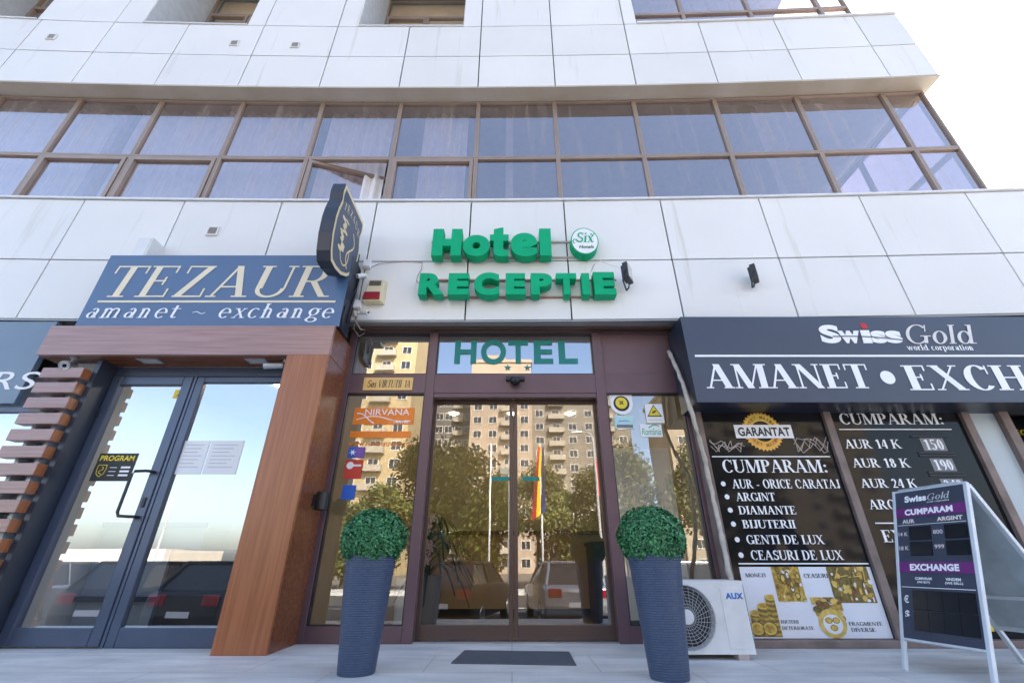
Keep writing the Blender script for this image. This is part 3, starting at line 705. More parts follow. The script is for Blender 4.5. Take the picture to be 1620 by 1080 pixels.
def flat_thing(name, label, bx, m, Y=4.762, off=.003, cat='sticker', thick=.0015):
    t = thing(name, label, cat, ((bx[0] + bx[1]) / 2, Y - off, bx[2]))
    b = MB(); b.box(bx[0], bx[1], Y - off - thick, Y - off, bx[2], bx[3]); b.build('sheet', m, t); return t
F = fy(4.759)
bx = pbox(560, 655, 645, 671, 4.762); t = flat_thing('sticker', 'orange travel agency sticker with a white wave on the left sidelight', bx, M['orange'])
W_, H_ = bx[1] - bx[0], bx[3] - bx[2]
put_sans('NIRVANA', F, (bx[0] + W_ * .18, bx[1] - W_ * .08, bx[2] + H_ * .55, bx[3] - H_ * .08), M['whitetxt'], t, .003)
put_sans('TRAVEL', F, (bx[0] + W_ * .66, bx[1] - W_ * .08, bx[2] + H_ * .07, bx[2] + H_ * .23), M['whitetxt'], t, .003, bold=.02)
b = MB(); ribbon(b, F, [(bx[0] + W_ * s, bx[2] + H_ * (.32 + .16 * math.sin(s * 6.5 - .6))) for s in [i / 20 for i in range(1, 20)]], .010, .003)
ribbon(b, F, [(bx[0] + W_ * (.05 + s * .3), bx[2] + H_ * (.66 - .5 * s + .1 * math.sin(s * 5))) for s in [i / 10 for i in range(11)]], .012, .0042)
b.build('wave', M['whitetxt'], t)
bx = pbox(554, 650, 682, 692, 4.762); flat_thing('sticker', 'plain orange strip sticker below the travel agency sticker', bx, M['orange'])
t = thing('sticker', 'orange web address lettering under the orange strip on the left sidelight', 'sticker', (-1.5, 4.76, 1.9))
put_sans('www.nirvanatravel.ro', F, pbox(552, 648, 697, 705, 4.762), M['orange'], t, .002)
bx = pbox(551, 577, 707, 724, 4.762); t = flat_thing('sticker', 'blue and purple sticker with a white star under the web address', bx, M['stblue'])
b = MB(); b.box(bx[0] + (bx[1] - bx[0]) * .45, bx[1], 4.7565, 4.7572, bx[2], bx[3]); b.build('purple_half', M['stpurple'], t)
b = MB(); star(b, F, bx[0] + .05, (bx[2] + bx[3]) / 2, .04, .004, 6, .35, 10); b.build('star', M['whitetxt'], t)
bx = pbox(545, 573, 727, 757, 4.762); t = flat_thing('sticker', 'red sticker with a white disc between the two blue stickers', bx, M['stred'])
b = MB(); disc(b, F, bx[0] + .055, bx[3] - .06, .038, .038, .003); rect(b, F, bx[0] + .06, bx[1] - .015, bx[3] - .07, bx[3] - .05, .0034); b.build('disc', M['whitetxt'], t)
bx = pbox(541, 562, 767, 790, 4.762); flat_thing('sticker', 'plain bright blue square sticker above the left planter', bx, M['stblue'])
# right sidelight
t = thing('sticker', 'round white badge sticker with a yellow centre on the right sidelight', 'sticker', (1.2, 4.76, 2.2))
bx = pbox(965, 1001, 624, 653, 4.762); cx_, cz_ = (bx[0] + bx[1]) / 2, (bx[2] + bx[3]) / 2; rr_ = (bx[1] - bx[0]) / 2
b = MB(); rect(b, F, bx[0], bx[1], cz_ - .02, bx[3], .001); disc(b, F, cx_, cz_, rr_, rr_, .002); b.build('sheet', M['paper'], t)
b = MB(); disc(b, F, cx_, cz_, rr_ * .70, rr_ * .70, .003); b.build('ring', M['bltxt'], t)
b = MB(); disc(b, F, cx_, cz_ + rr_ * .05, rr_ * .52, rr_ * .52, .004); b.build('centre', M['styellow'], t)
b = MB(); star(b, F, cx_, cz_ + .01, rr_ * .3, .005, 4, .45, 45); b.build('emblem', M['goldD'], t)
bx = pbox(972, 1003, 657, 678, 4.762); t = flat_thing('sticker', 'pale cyan rectangular sticker with a dark picture strip below the round badge', bx, M['stcyan'])
W_, H_ = bx[1] - bx[0], bx[3] - bx[2]
b = MB(); rect(b, F, bx[0] + W_ * .1, bx[1] - W_ * .08, bx[2] + H_ * .08, bx[2] + H_ * .3, .003); b.build('picture_strip', mat('picture_strip', (.05, .12, .22), .5, scale=30, col2=(.3, .15, .08)), t)
b = MB(); ribbon(b, F, [(bx[0] + W_ * s, bx[2] + H_ * (.58 + .04 * math.sin(s * 40))) for s in [.2 + i * .03 for i in range(20)]], .006, .003); b.build('script_line', M['stblue'], t)
bx = pbox(1021, 1049, 639, 669, 4.762); t = flat_thing('sticker', 'white warning sticker with a yellow triangle on the right sidelight', bx, M['paper'])
W_, H_ = bx[1] - bx[0], bx[3] - bx[2]
tri = lambda b, s, o: b.add([F(bx[0] + W_ * (.5 - .42 * s), bx[2] + H_ * (.60 - .27 * s), o), F(bx[0] + W_ * (.5 + .42 * s), bx[2] + H_ * (.60 - .27 * s), o), F(bx[0] + W_ * .5, bx[2] + H_ * (.60 + .36 * s), o)], [(0, 1, 2)])
b = MB(); tri(b, 1, .003); b.build('triangle_edge', M['bltxt'], t); b = MB(); tri(b, .8, .004); b.build('triangle', M['styellow'], t)
b = MB(); ribbon(b, F, [(bx[0] + W_ * .38, bx[2] + H_ * .52), (bx[0] + W_ * .6, bx[2] + H_ * .63)], .018, .005); b.build('camera_mark', M['bltxt'], t)
b = MB(); rect(b, F, bx[0] + W_ * .1, bx[1] - W_ * .1, bx[2] + H_ * .14, bx[2] + H_ * .18, .003); b.build('text_line', M['gold'], t)
bx = pbox(1013, 1047, 671, 691, 4.762); t = flat_thing('sticker', 'white sticker with green script below the warning triangle', bx, M['paper'])
W_, H_ = bx[1] - bx[0], bx[3] - bx[2]
put_sans('România', F, (bx[0] + W_ * .06, bx[1] - W_ * .06, bx[2] + H_ * .15, bx[2] + H_ * .68), M['green'], t, .003, shear=.2)
b = MB(); ribbon(b, F, [(bx[0] + W_ * (.4 + .5 * s), bx[2] + H_ * (.72 + .22 * math.sin(s * 2.6))) for s in [i / 10 for i in range(11)]], .012, .003); b.build('leaf_mark', M['green'], t)
t = thing('door_emblem', 'small gold crown with teal ribbons where the sliding doors meet', 'emblem', (0, 4.865, 1.7))
F = fy(4.868); b = MB()
for a, c in ((778, 806), (827, 853)):
    q = pbox(a, c, 754, 760, 4.868); rect(b, F, *q, .003)
b.build('ribbon', M['teal'], t); b = MB(); q = pbox(792, 808, 735, 749, 4.868); b.add([F(x, z, .003) for x, z in ((q[0], q[2]), (q[1], q[2]), (q[1] + .01, q[3] - .01), (q[0] + .07, q[2] + .05), ((q[0] + q[1]) / 2, q[3]), (q[0] + .03, q[2] + .05), (q[0] - .01, q[3] - .01))], [(0, 1, 2, 3, 4, 5, 6)]); b.build('crown', M['gold'], t)

# ------------------------------------------------------------ wooden shop portal on the left
TP = thing('shop_portal', 'wood clad shop portal with slate blue glass doors and side slats', 'shop front', (-3.4, 4.2, 0))
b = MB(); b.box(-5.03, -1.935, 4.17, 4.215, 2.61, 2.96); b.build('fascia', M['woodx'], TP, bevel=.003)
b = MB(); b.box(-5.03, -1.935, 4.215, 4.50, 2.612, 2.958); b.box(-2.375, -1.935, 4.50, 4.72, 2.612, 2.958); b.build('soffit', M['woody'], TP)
b = MB(); b.box(-2.375, -1.935, 4.17, 4.20, 0, 2.61); b.build('pillar', M['woodz'], TP, bevel=.003)
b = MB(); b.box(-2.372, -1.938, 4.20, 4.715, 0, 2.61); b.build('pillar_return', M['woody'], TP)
b = MB(); b.box(-4.47, -4.42, 4.295, 4.57, 0, 2.61); b.build('side_panel', M['anth'], TP)
b = MB(); b.box(-4.42, -2.375, 4.50, 4.60, 2.50, 2.61); b.box(-3.525, -3.495, 4.50, 4.57, .0, 2.50); b.build('door_frame', M['bluegrey'], TP, bevel=.004)
b = MB(); b.ring(-4.415, -3.53, .01, 2.495, .10, 4.49, 4.56, .14, .10); d = b.build('door', M['bluegrey'], TP, bevel=.008)
b = MB(); b.quad((-4.315, 4.525, .15), (-3.63, 4.525, .15), (-3.63, 4.525, 2.395), (-4.315, 4.525, 2.395)); b.build('pane', M['glass_tz'], d)
b = MB(); hx = -3.58
b.tube([(hx, 4.49, 1.04), (hx, 4.43, 1.04), (hx - .03, 4.41, 1.04), (hx - .13, 4.405, 1.045), (hx - .15, 4.405, 1.08), (hx - .15, 4.405, 1.42), (hx - .13, 4.405, 1.455), (hx - .03, 4.41, 1.46), (hx, 4.43, 1.46), (hx, 4.49, 1.46)], .014, 10); b.build('handle', M['black_p'], d, smooth=True)
b = MB(); b.box(hx - .015, hx + .015, 4.478, 4.491, 1.13, 1.22); b.build('lock_plate', M['black_p'], d, bevel=.004)
b = MB(); b.box(-4.425, -4.40, 4.475, 4.489, 2.02, 2.14); b.box(-4.425, -4.40, 4.475, 4.489, .3, .42); b.build('hinge', M['black_p'], d, bevel=.003)
b = MB(); b.ring(-3.49, -2.377, .0, 2.495, .085, 4.50, 4.565, .15, .07); d = b.build('side_window', M['bluegrey'], TP, bevel=.008)
b = MB(); b.quad((-3.405, 4.53, .15), (-2.462, 4.53, .15), (-2.462, 4.53, 2.425), (-3.405, 4.53, 2.425)); b.build('pane', M['glass_tz'], d)
for px in (235, 405):
    x, _ = at(px, 578, 4.33)
    b = MB(); b.ring(x - .115, x + .115, 4.27, 4.40, .016, 0, 1); b.v = [(v[0], v[2], 2.604 if v[1] == 0 else 2.6125) for v in b.v]; l = b.build('downlight', M['chrome'], TP, bevel=.002)
    b = MB(); b.box(x - .099, x + .099, 4.286, 4.384, 2.609, 2.611); b.build('lamp_glass', M['lampface'], l)
for k in range(16):
    z = 2.415 - .163 * k; 
    if z < .1: break
    b = MB(); b.box(-4.90, -4.473, 4.19, 4.29, z - .055, z + .055); s = b.build('slat', M['woodx'], TP, bevel=.003)
    b = MB(); b.box(-4.472, -4.4695, 4.193, 4.287, z - .052, z + .052); b.build('end_cap', M['woodz'], s)
b = MB(); b.box(-4.92, -4.47, 4.40, 4.45, 0, 2.61); b.build('backing_panel', M['screen'], TP)
b = MB(); 
for x in (-4.80, -4.6): b.box(x - .02, x + .02, 4.29, 4.40, 0, 2.5)
b.build('slat_post', M['screen'], TP)
# inside of the shop
SR = thing('shop_interior', 'white room behind the glass doors of the wood portal', 'room', (-3.3, 6, 0))
b = MB(); b.box(-4.55, -2.16, 7.6, 7.7, .006, 3.2); b.box(-4.55, -4.47, 4.62, 7.6, .006, 3.2); b.box(-2.2, -2.12, 4.84, 7.6, .006, 3.2); b.build('wall', M['white'], SR)
b = MB(); b.box(-4.47, -2.2, 4.62, 7.6, 2.75, 2.8); b.build('ceiling', M['white'], SR)
b = MB(); b.box(-4.47, -2.2, 4.60, 7.6, .002, .008); b.build('floor', mat('pale_floor', (.5, .5, .5), .25), SR)
b = MB(); b.lathe([(.13, 2.735), (.14, 2.749)], (-3.0, 5.4, 0), 24); b.build('ceiling_lamp', M['leddiff'], SR)
t = thing('counter', 'pale counter with dark shelf bars behind the left glass door', 'counter', (-3.9, 5.2, .01))
b = MB(); b.box(-4.46, -3.35, 5.2, 5.7, .01, 1.0); b.build('counter_body', M['screen'], t)
b = MB(); b.box(-4.46, -3.35, 5.14, 5.2, .30, .345); b.box(-4.46, -3.35, 5.14, 5.2, 1.0, 1.045); b.build('shelf_bar', M['bluegrey'], t)
t = thing('darkening_partition', 'low dark partition added to darken the right pane of the wood portal', 'partition', (-2.9, 5.0, .01))  # added dark sheet that keeps the lower glass dark behind its reflections
b = MB(); b.box(-3.38, -2.21, 4.85, 4.88, .01, .74); b.build('panel', M['indark'], t)
b = MB(); b.box(-3.41, -3.38, 4.84, 4.89, .01, .77); b.box(-3.38, -2.21, 4.84, 4.89, .74, .77); b.build('edge_frame', M['bluegrey'], t)
# notices on the portal's glass
bx = pbox(147, 209, 716, 760, 4.50); t = flat_thing('opening_hours_sign', 'black opening hours sign with yellow heading on the left glass door', bx, M['bltxt'], 4.524, .002, 'sign')
F = fy(4.5205); W_, H_ = bx[1] - bx[0], bx[3] - bx[2]
put_sans('PROGRAM', F, (bx[0] + W_ * .06, bx[1] - W_ * .06, bx[2] + H_ * .72, bx[2] + H_ * .92), M['styellow'], t, .002, bold=.03)
shield2 = [(-.5, .5), (.5, .5), (.52, .1), (.42, -.25), (0, -.5), (-.42, -.25), (-.52, .1)]
b = MB(); 
ribbon(b, F, [(bx[0] + W_ * (.2 + .22 * x), bx[2] + H_ * (.36 + .42 * y)) for x, y in shield2 + shield2[:1]], .006, .002)
ribbon(b, F, [(bx[0] + W_ * (.2 + .05 * math.sin(k * .8)), bx[2] + H_ * (.50 - .03 * k)) for k in range(10)], .006, .0032); b.build('crest', M['styellow'], t)
b = MB()
for k in range(3):
    rect(b, F, bx[0] + W_ * .40, bx[0] + W_ * .58, bx[2] + H_ * (.47 - k * .14), bx[2] + H_ * (.49 - k * .14), .002); rect(b, F, bx[0] + W_ * .68, bx[0] + W_ * .92, bx[2] + H_ * (.45 - k * .14), bx[2] + H_ * (.52 - k * .14), .002)
b.build('text_line', M['whitetxt'], t)
bx = pbox(273, 292, 615, 629, 4.50); t = flat_thing('sticker', 'small yellow pictogram sticker in the top corner of the left glass door', bx, M['styellow'], 4.524, .002)
F = fy(4.5205); b = MB(); W_, H_ = bx[1] - bx[0], bx[3] - bx[2]
ribbon(b, F, [(bx[0] + W_ * .3, bx[2] + H_ * .25), (bx[0] + W_ * .5, bx[2] + H_ * .6), (bx[0] + W_ * .75, bx[2] + H_ * .3)], .01, .002); disc(b, F, bx[0] + W_ * .45, bx[2] + H_ * .75, .008, .008, .002); b.build('pictogram', M['bltxt'], t)
for a, c, lb in ((284, 325, 'left of the two white paper notices taped in the right shop pane'), (327, 380, 'right of the two white paper notices taped in the right shop pane')):
    bx = pbox(a, c, 697, 750, 4.53); t = flat_thing('paper_notice', lb, bx, M['paper'], 4.529, .002, 'notice'); t['group'] = 'white paper notices in the shop pane'
    F = fy(4.5255); b = MB(); W_, H_ = bx[1] - bx[0], bx[3] - bx[2]
    for k in range(7): rect(b, F, bx[0] + W_ * .12, bx[0] + W_ * (.85 - .1 * (k % 3)), bx[3] - H_ * (.14 + k * .11), bx[3] - H_ * (.12 + k * .11), .002)
    b.build('text_line', mat('grey_print', (.5, .52, .58), .8), t)
# cameras and tiny devices of the portal
def bullet_cam(px, py, Y, label, aim, base, L=.17, r=.036, dark=False):
    x, z = at(px, py, Y); c = Vector((x, Y, z)); d = Vector(aim).normalized()
    t = thing('security_camera', label, 'camera', tuple(c))
    q = d.to_track_quat('Z', 'Y').to_matrix()
    fn = lambda p: tuple(c + q @ Vector(p))
    b = MB(); b.lathe([(r * .7, -L * .6), (r * .95, -L * .5), (r, L * .45), (r * .85, L * .45), (r * .8, L * .38)], (0, 0, 0), 20, fn); b.build('body', M['chrome'] if not dark else M['plastic_w'], t, smooth=False, bevel=.003)
    b = MB(); b.lathe([(r * .36, L * .39), (r * .34, L * .43)], (0, 0, 0), 16, fn); b.build('lens', M['lens'], t)
    b = MB()
    for k in range(8):
        a = k * .785; b.lathe([(r * .12, L * .385), (r * .12, L * .41)], (math.cos(a) * r * .58, math.sin(a) * r * .58, 0), 8, fn)
    b.build('led_ring', M['paper'], t)
    bp = Vector(base); b = MB(); b.tube([tuple(c - d * L * .2), tuple((c + bp) / 2 + Vector((0, 0, -.01))), tuple(bp)], .012, 8)
    n = (bp - c).normalized(); b.tube([tuple(bp - n * .015), tuple(bp)], .035, 14); b.build('bracket', M['chrome'] if not dark else M['plastic_w'], t)
x, z = at(108, 577, 4.22); bullet_cam(108, 578, 4.22, 'silver bullet camera under the left end of the wood portal', (.35, -1, -.45), (x, 4.25, 2.611), r=.05, L=.15)
x, z = at(450, 574, 4.32); bullet_cam(432, 578, 4.30, 'silver bullet camera under the portal soffit beside the pillar', (-1, -.25, -.15), (x, 4.33, 2.611), L=.2)
bullet_cam(578, 494, 4.40, 'small white camera at the lower band corner below the alarm box', (.9, -.5, -.35), (-1.86, 4.49, 3.30), dark=True, L=.13, r=.03)
bullet_cam(571, 436, 4.40, 'tiny white camera beside the shield sign bracket', (-.6, -.6, -.6), (-1.84, 4.49, 3.84), dark=True, L=.12, r=.028)
t = thing('wall_lamp', 'black cylinder wall lamp on the inner side of the wood pillar', 'lamp', (-1.9, 4.45, 1.3))
x, z = at(502, 792, 4.5); b = MB(); b.lathe([(.055, -.085), (.058, -.08), (.058, .08), (.05, .085)], (-1.855, 4.50, z), 20); b.build('lamp_body', M['black_p'], t, bevel=.003); b = MB(); b.box(-1.936, -1.90, 4.47, 4.53, z - .05, z + .05); b.build('wall_bracket', M['black_p'], t)

# ------------------------------------------------------------ sign box over the portal
t = thing('shop_sign', 'slate blue sign box with cream TEZAUR lettering above the wood portal', 'sign', (-3.35, 4.2, 2.962))
b = MB(); b.box(-4.81, -1.90, 4.203, 4.47, 2.963, 3.94); b.build('sign_box', M['navy'], t, bevel=.004)
b = MB(); b.box(-4.808, -1.902, 4.199, 4.2025, 2.966, 3.937); b.build('sign_face', M['signblue'], t)
F = fy(4.199); x0, x1, z0, z1 = pbox(166, 528, 421, 470, 4.199)
put_serif('TEZAUR', F, (x0, x1, z0, z1), M['cremetxt'], t, .004, T=.13, t=.045, italic=.12, track=.03)
q = pbox(155, 531, 476, 478, 4.199); b = MB(); rect(b, F, q[0], q[1], q[2] - .006, q[3] + .004, .004); b.build('underline', M['cremetxt'], t)
x0, x1, z0, z1 = pbox(139, 531, 479, 503, 4.199)
put_serif('amanet ~ exchange', F, (x0, x1, z0, z1 - .01), M['whitetxt'], t, .004, T=.10, t=.045, italic=.12, track=.05)
t = thing('junction_box', 'small white box on the panel above the left end of the blue sign', 'box', (-4.6, 4.4, 3.95))
x, z = at(232, 395, 4.35); b = MB(); b.box(x - .09, x + .09, 4.28, 4.49, 3.945, z + .14); b.build('box_body', M['plastic_w'], t, bevel=.008); b = MB(); b.box(x - .07, x + .07, 4.274, 4.28, 3.965, z + .12); b.build('cover', M['cap'], t)
# neighbour's sign and glazing on the far left
t = thing('neighbour_sign', 'grey blue sign board with white letters at the left photo edge', 'sign', (-6.6, 4.40, 2.15))
b = MB(); b.box(-8.6, -5.26, 4.40, 4.46, 2.15, 3.14); b.build('sign_board', mat('grey_blue_board', (.16, .22, .29), .35, scale=.8, var=.2), t, bevel=.004)
F = fy(4.40); 
for ch, a, c in (('R', -12, 24), ('S', 29, 60)): put_sans(ch, F, pbox(a, c, 588, 616, 4.40), M['whitetxt'], t, .004, bold=.0, name='letter', shear=.12)
t = thing('neighbour_window', 'pale glazed shop window below the grey blue sign at the left edge', 'window', (-6.6, 4.5, 0))
b = MB(); b.ring(-8.6, -4.95, 0, 2.14, .06, 4.46, 4.53); b.build('window_frame', M['bluegrey'], t)
b = MB(); b.quad((-8.54, 4.50, .06), (-5.0, 4.50, .06), (-5.0, 4.50, 2.08), (-8.54, 4.50, 2.08)); b.build('pane', M['glass_tz'], t)
b = MB(); b.box(-8.54, -4.95, 4.75, 4.8, 0.01, 2.6); b.build('blind', M['white'], t)
b = MB(); b.box(-14, -8.6, 4.5, 4.7, 0, 3.2); b.build('front_wall', M['render'], HB)

# ------------------------------------------------------------ shield sign sticking out
t = thing('projecting_sign', 'navy shield shaped projecting sign with gold rim above the blue sign', 'sign', (-2.0, 4.0, 3.4))
SHP = [(3.66, 4.545), (4.32, 4.545), (4.33, 4.42), (4.30, 4.30), (4.36, 4.12), (4.365, 4.0), (4.33, 3.84), (4.26, 3.70), (4.14, 3.58), (3.99, 3.50), (3.83, 3.47), (3.71, 3.48), (3.655, 3.58), (3.61, 3.78), (3.60, 4.0), (3.615, 4.14), (3.655, 4.30), (3.64, 4.42)]
b = MB(); b.prism(SHP, lambda y, z, d: (-2.06 + d, y, z), 0, .15); b.build('sign_body', M['navy'], t, bevel=.006)
cy, cz = 3.98, 4.0
Fs = Fr((-1.91, 3.98, 4.0), (0, 1, 0), (0, 0, 1))
sc = lambda k: [((y - cy) * k, (z - cz) * k) for y, z in SHP]
b = MB(); b.add([Fs(x, y, .002) for x, y in sc(.985)], [tuple(range(len(SHP)))]); b.build('rim', M['gold'], t)
b = MB(); b.add([Fs(x, y, .004) for x, y in sc(.90)], [tuple(range(len(SHP)))]); b.build('field', mat('shield_field', (.05, .07, .12), .4), t)
for i, ch in enumerate('TEZAUR'):
    u = -.25 + i * .09; v = .30 - .035 * (i - 2.5) ** 2 * .28
    put_serif(ch, Fs, (u, u + .062, v, v + .10), M['gold'], t, .006, name='letter')
b = MB(); pts = [(.11 + .085 * math.sin(k * .33) * (1 - .2 * (k / 19)), .17 - k * .027) for k in range(20)]; ribbon(b, Fs, pts, .022, .006)
pts = [(-.02 + .12 * math.cos(a), -.2 + .17 * math.sin(a)) for a in [2.6 + k * .28 for k in range(16)]]; ribbon(b, Fs, pts, .018, .0075)
b.build('monogram', M['gold'], t)
b = MB(); rg = random.Random(2)
for k in range(15):
    cx_, cz_ = -.15 + rg.uniform(-.05, .06), .17 - k * .03; disc(b, Fs, cx_, cz_, rg.uniform(.03, .06), rg.uniform(.015, .03), .006 + k * .0002, 7)
b.build('ornament', M['gold'], t)
b = MB(); b.tube([(-1.985, 4.3, 4.05), (-1.985, 4.46, 4.05)], .025, 10); b.tube([(-1.985, 4.25, 3.63), (-1.985, 4.46, 3.60)], .025, 10); b.box(-2.03, -1.94, 4.44, 4.47, 3.5, 4.15); b.build('bracket', M['navy'], t)
t = thing('cable_bundle', 'loose grey cables hanging at the right end of the blue sign', 'cable', (-1.88, 4.45, 3.2))
b = MB(); b.tube([(-1.87, 4.44, 3.75), (-1.86, 4.45, 3.5), (-1.88, 4.46, 3.3), (-1.84, 4.47, 3.18), (-1.80, 4.55, 3.12), (-1.78, 4.66, 3.17)], .008, 6); b.tube([(-1.85, 4.44, 3.45), (-1.83, 4.46, 3.25), (-1.86, 4.50, 3.10), (-1.82, 4.6, 3.05), (-1.79, 4.68, 3.14)], .006, 6); b.build('cable', M['rail'], t, smooth=True)
b = MB(); b.tube([(-1.88, 4.42, 3.6), (-1.91, 4.3, 3.35), (-1.885, 4.23, 3.2), (-1.89, 4.22, 3.0)], .010, 6); b.tube([(-1.89, 4.45, 3.9), (-1.885, 4.42, 3.5), (-1.89, 4.35, 3.1)], .012, 6); b.build('cable', M['black_p'], t, smooth=True)
for px, py, lb in ((581, 418, 'small white junction box at the panel joint beside the shield sign'), (566, 482, 'small white junction box below the cream alarm box')):
    x, z = at(px, py, 4.46); t = thing('junction_box', lb, 'box', (x, 4.49, z)); b = MB(); b.box(x - .045, x + .045, 4.43, 4.498, z - .055, z + .055); b.build('box_body', M['plastic_w'], t, bevel=.006); b = MB(); b.box(x - .035, x + .035, 4.425, 4.43, z - .045, z + .02); b.build('cover', M['cap'], t)

# alarm siren
bx = pbox(577, 605, 441, 477, 4.42)
t = thing('alarm_siren', 'cream alarm siren box with red lens on the white band', 'siren', ((bx[0] + bx[1]) / 2, 4.49, bx[2]))
x0, x1, z0, z1 = bx; h = z1 - z0
b = MB(); b.hexa([(x0, 4.40, z0), (x1, 4.40, z0), (x1 + .03, 4.498, z0), (x0 - .0, 4.498, z0), (x0 + .02, 4.43, z1), (x1 - .0, 4.43, z1), (x1 + .03, 4.498, z1), (x0 + .01, 4.498, z1)]); b.build('casing', M['cream_p'], t, bevel=.012)
yf = lambda z: 4.40 + .03 * (z - z0) / h
b = MB(); zA, zB = z0 + h * .06, z0 + h * .40; b.hexa([(x0 - .004, yf(zA) - .022, zA), (x1 - .01, yf(zA) - .022, zA), (x1 - .01, yf(zA) + .003, zA), (x0 - .004, yf(zA) + .003, zA), (x0 + .006, yf(zB) - .014, zB), (x1 - .02, yf(zB) - .014, zB), (x1 - .02, yf(zB) + .003, zB), (x0 + .006, yf(zB) + .003, zB)]); b.build('lens', M['red_p'], t, bevel=.008)
b = MB()
for k in range(5):
    z = z0 + h * (.70 + k * .048); b.box(x0 + .04, x1 - .03, yf(z) - .004, yf(z) + .002, z, z + h * .026)
b.build('louvre', M['joint'], t)

# ------------------------------------------------------------ green block letters
def sx(v): return 640 + v / 3.375
def sy(v): return 320 + v / 3.375
YL = 4.33
t = thing('hotel_letter_sign', 'green raised Hotel letters in the upper row above the entrance', 'sign', (-.2, YL, 4.15))
F = fy(YL + .13)
for ch, a, c, ztop, zb in (('H', 148, 305, 142, 284), ('o', 311, 455, 174, 287), ('t', 455, 558, 133, 286), ('e', 566, 712, 163, 288), ('l', 721, 783, 140, 284)):
    q = pbox(sx(a), sx(c), sy(ztop), sy(zb), YL)
    if ch in 'Htl':
        x0, x1, z0, z1 = q; wd = x1 - x0; hh = z1 - z0
        pl = {'H': [(0, 0), (.36, 0), (.36, .36), (.64, .36), (.64, 0), (1, 0), (1, 1), (.64, 1), (.64, .62), (.36, .62), (.36, 1), (0, 1)],
              't': [(.20, .12), (.32, .02), (.55, -.01), (.98, .0), (.98, .20), (.74, .21), (.70, .28), (.70, .52), (.98, .52), (.98, .74), (.70, .74), (.70, 1), (.20, .93), (.20, .74), (0, .74), (0, .52), (.20, .52)],
              'l': [(0, 0), (1, 0), (1, 1), (0, 1)]}[ch]
        b = MB(); b.prism([(x0 + u * wd, z0 + v * hh) for u, v in pl], lambda x, z, d: (x, YL + d, z), 0, .13); b.build('letter', M['green'], t); continue
    put_sans(ch, F, q, M['green'], t, 0, bold=.062, depth=.13, name='letter')
b = MB()
for px0, px1, py in ((683, 925, sy(212)), (683, 925, sy(294))):
    x0, z = at(px0, py, 4.47); x1, _ = at(px1, py, 4.47); b.box(x0, x1, 4.465, 4.485, z - .012, z + .012)
b.build('rail', M['rail'], t)
t = thing('reception_letter_sign', 'green raised RECEPTIE capitals in the lower row above the entrance', 'sign', (-.1, YL, 3.55))
for ch, a, c in (('R', 77, 212), ('E', 233, 344), ('C', 371, 505), ('E', 540, 646), ('P', 675, 790), ('T', 812, 920), ('I', 948, 990), ('E', 1012, 1126)):
    e = 4 if ch == 'C' else 0
    put_sans(ch, F, pbox(sx(a), sx(c), sy((372 if a == 1012 else 378) - e), sy(491 + e), YL), M['green'], t, 0, bold=.062, depth=.13, name='letter')
b = MB()
for px0, px1, py in ((668, 975, sy(415)), (668, 965, sy(506))):
    x0, z = at(px0, py, 4.47); x1, _ = at(px1, py, 4.47); b.box(x0, x1, 4.465, 4.485, z - .012, z + .012)
b.build('rail', mat('rusty_rail', (.36, .20, .14), .6), t)
q = pbox(sx(888), sx(1036), sy(137), sy(278), YL)
cx_, cz_, rx, rz = (q[0] + q[1]) / 2, (q[2] + q[3]) / 2, (q[1] - q[0]) / 2, (q[3] - q[2]) / 2
t = thing('round_sign', 'round white and green hotel logo sign beside the upper green letters', 'sign', (cx_, YL, cz_))
n = 40; ell = [(cx_ + rx * math.cos(i * 2 * math.pi / n), cz_ + rz * math.sin(i * 2 * math.pi / n)) for i in range(n)]
b = MB(); b.prism(ell, lambda x, z, d: (x, YL + d, z), 0, .13); b.build('sign_body', M['green'], t)
F = fy(YL); b = MB(); disc(b, F, cx_, cz_, rx * .93, rz * .93, .003, 40); b.build('sign_face', M['whitetxt'], t)
put_serif('Six', F, (cx_ - rx * .62, cx_ + rx * .62, cz_ - rz * .12, cz_ + rz * .62), M['green'], t, .006, T=.14, t=.06, italic=.12)
put_sans('Hotels', F, (cx_ - rx * .45, cx_ + rx * .62, cz_ - rz * .58, cz_ - rz * .32), mat('dark_green_letter', (.004, .12, .05), .5), t, .006, bold=.02, shear=.25)
b = MB(); ribbon(b, F, [(cx_ + rx * (-.7 + .16 * math.cos(a)), cz_ + rz * (-.05 + .16 * math.sin(a))) for a in [k * .5 for k in range(10)]], .012, .006); ribbon(b, F, [(cx_ + rx * (.45 + s * .3), cz_ + rz * (.45 + .1 * math.sin(s * 9))) for s in [i / 10 for i in range(11)]], .010, .006); b.build('flourish', M['green'], t)

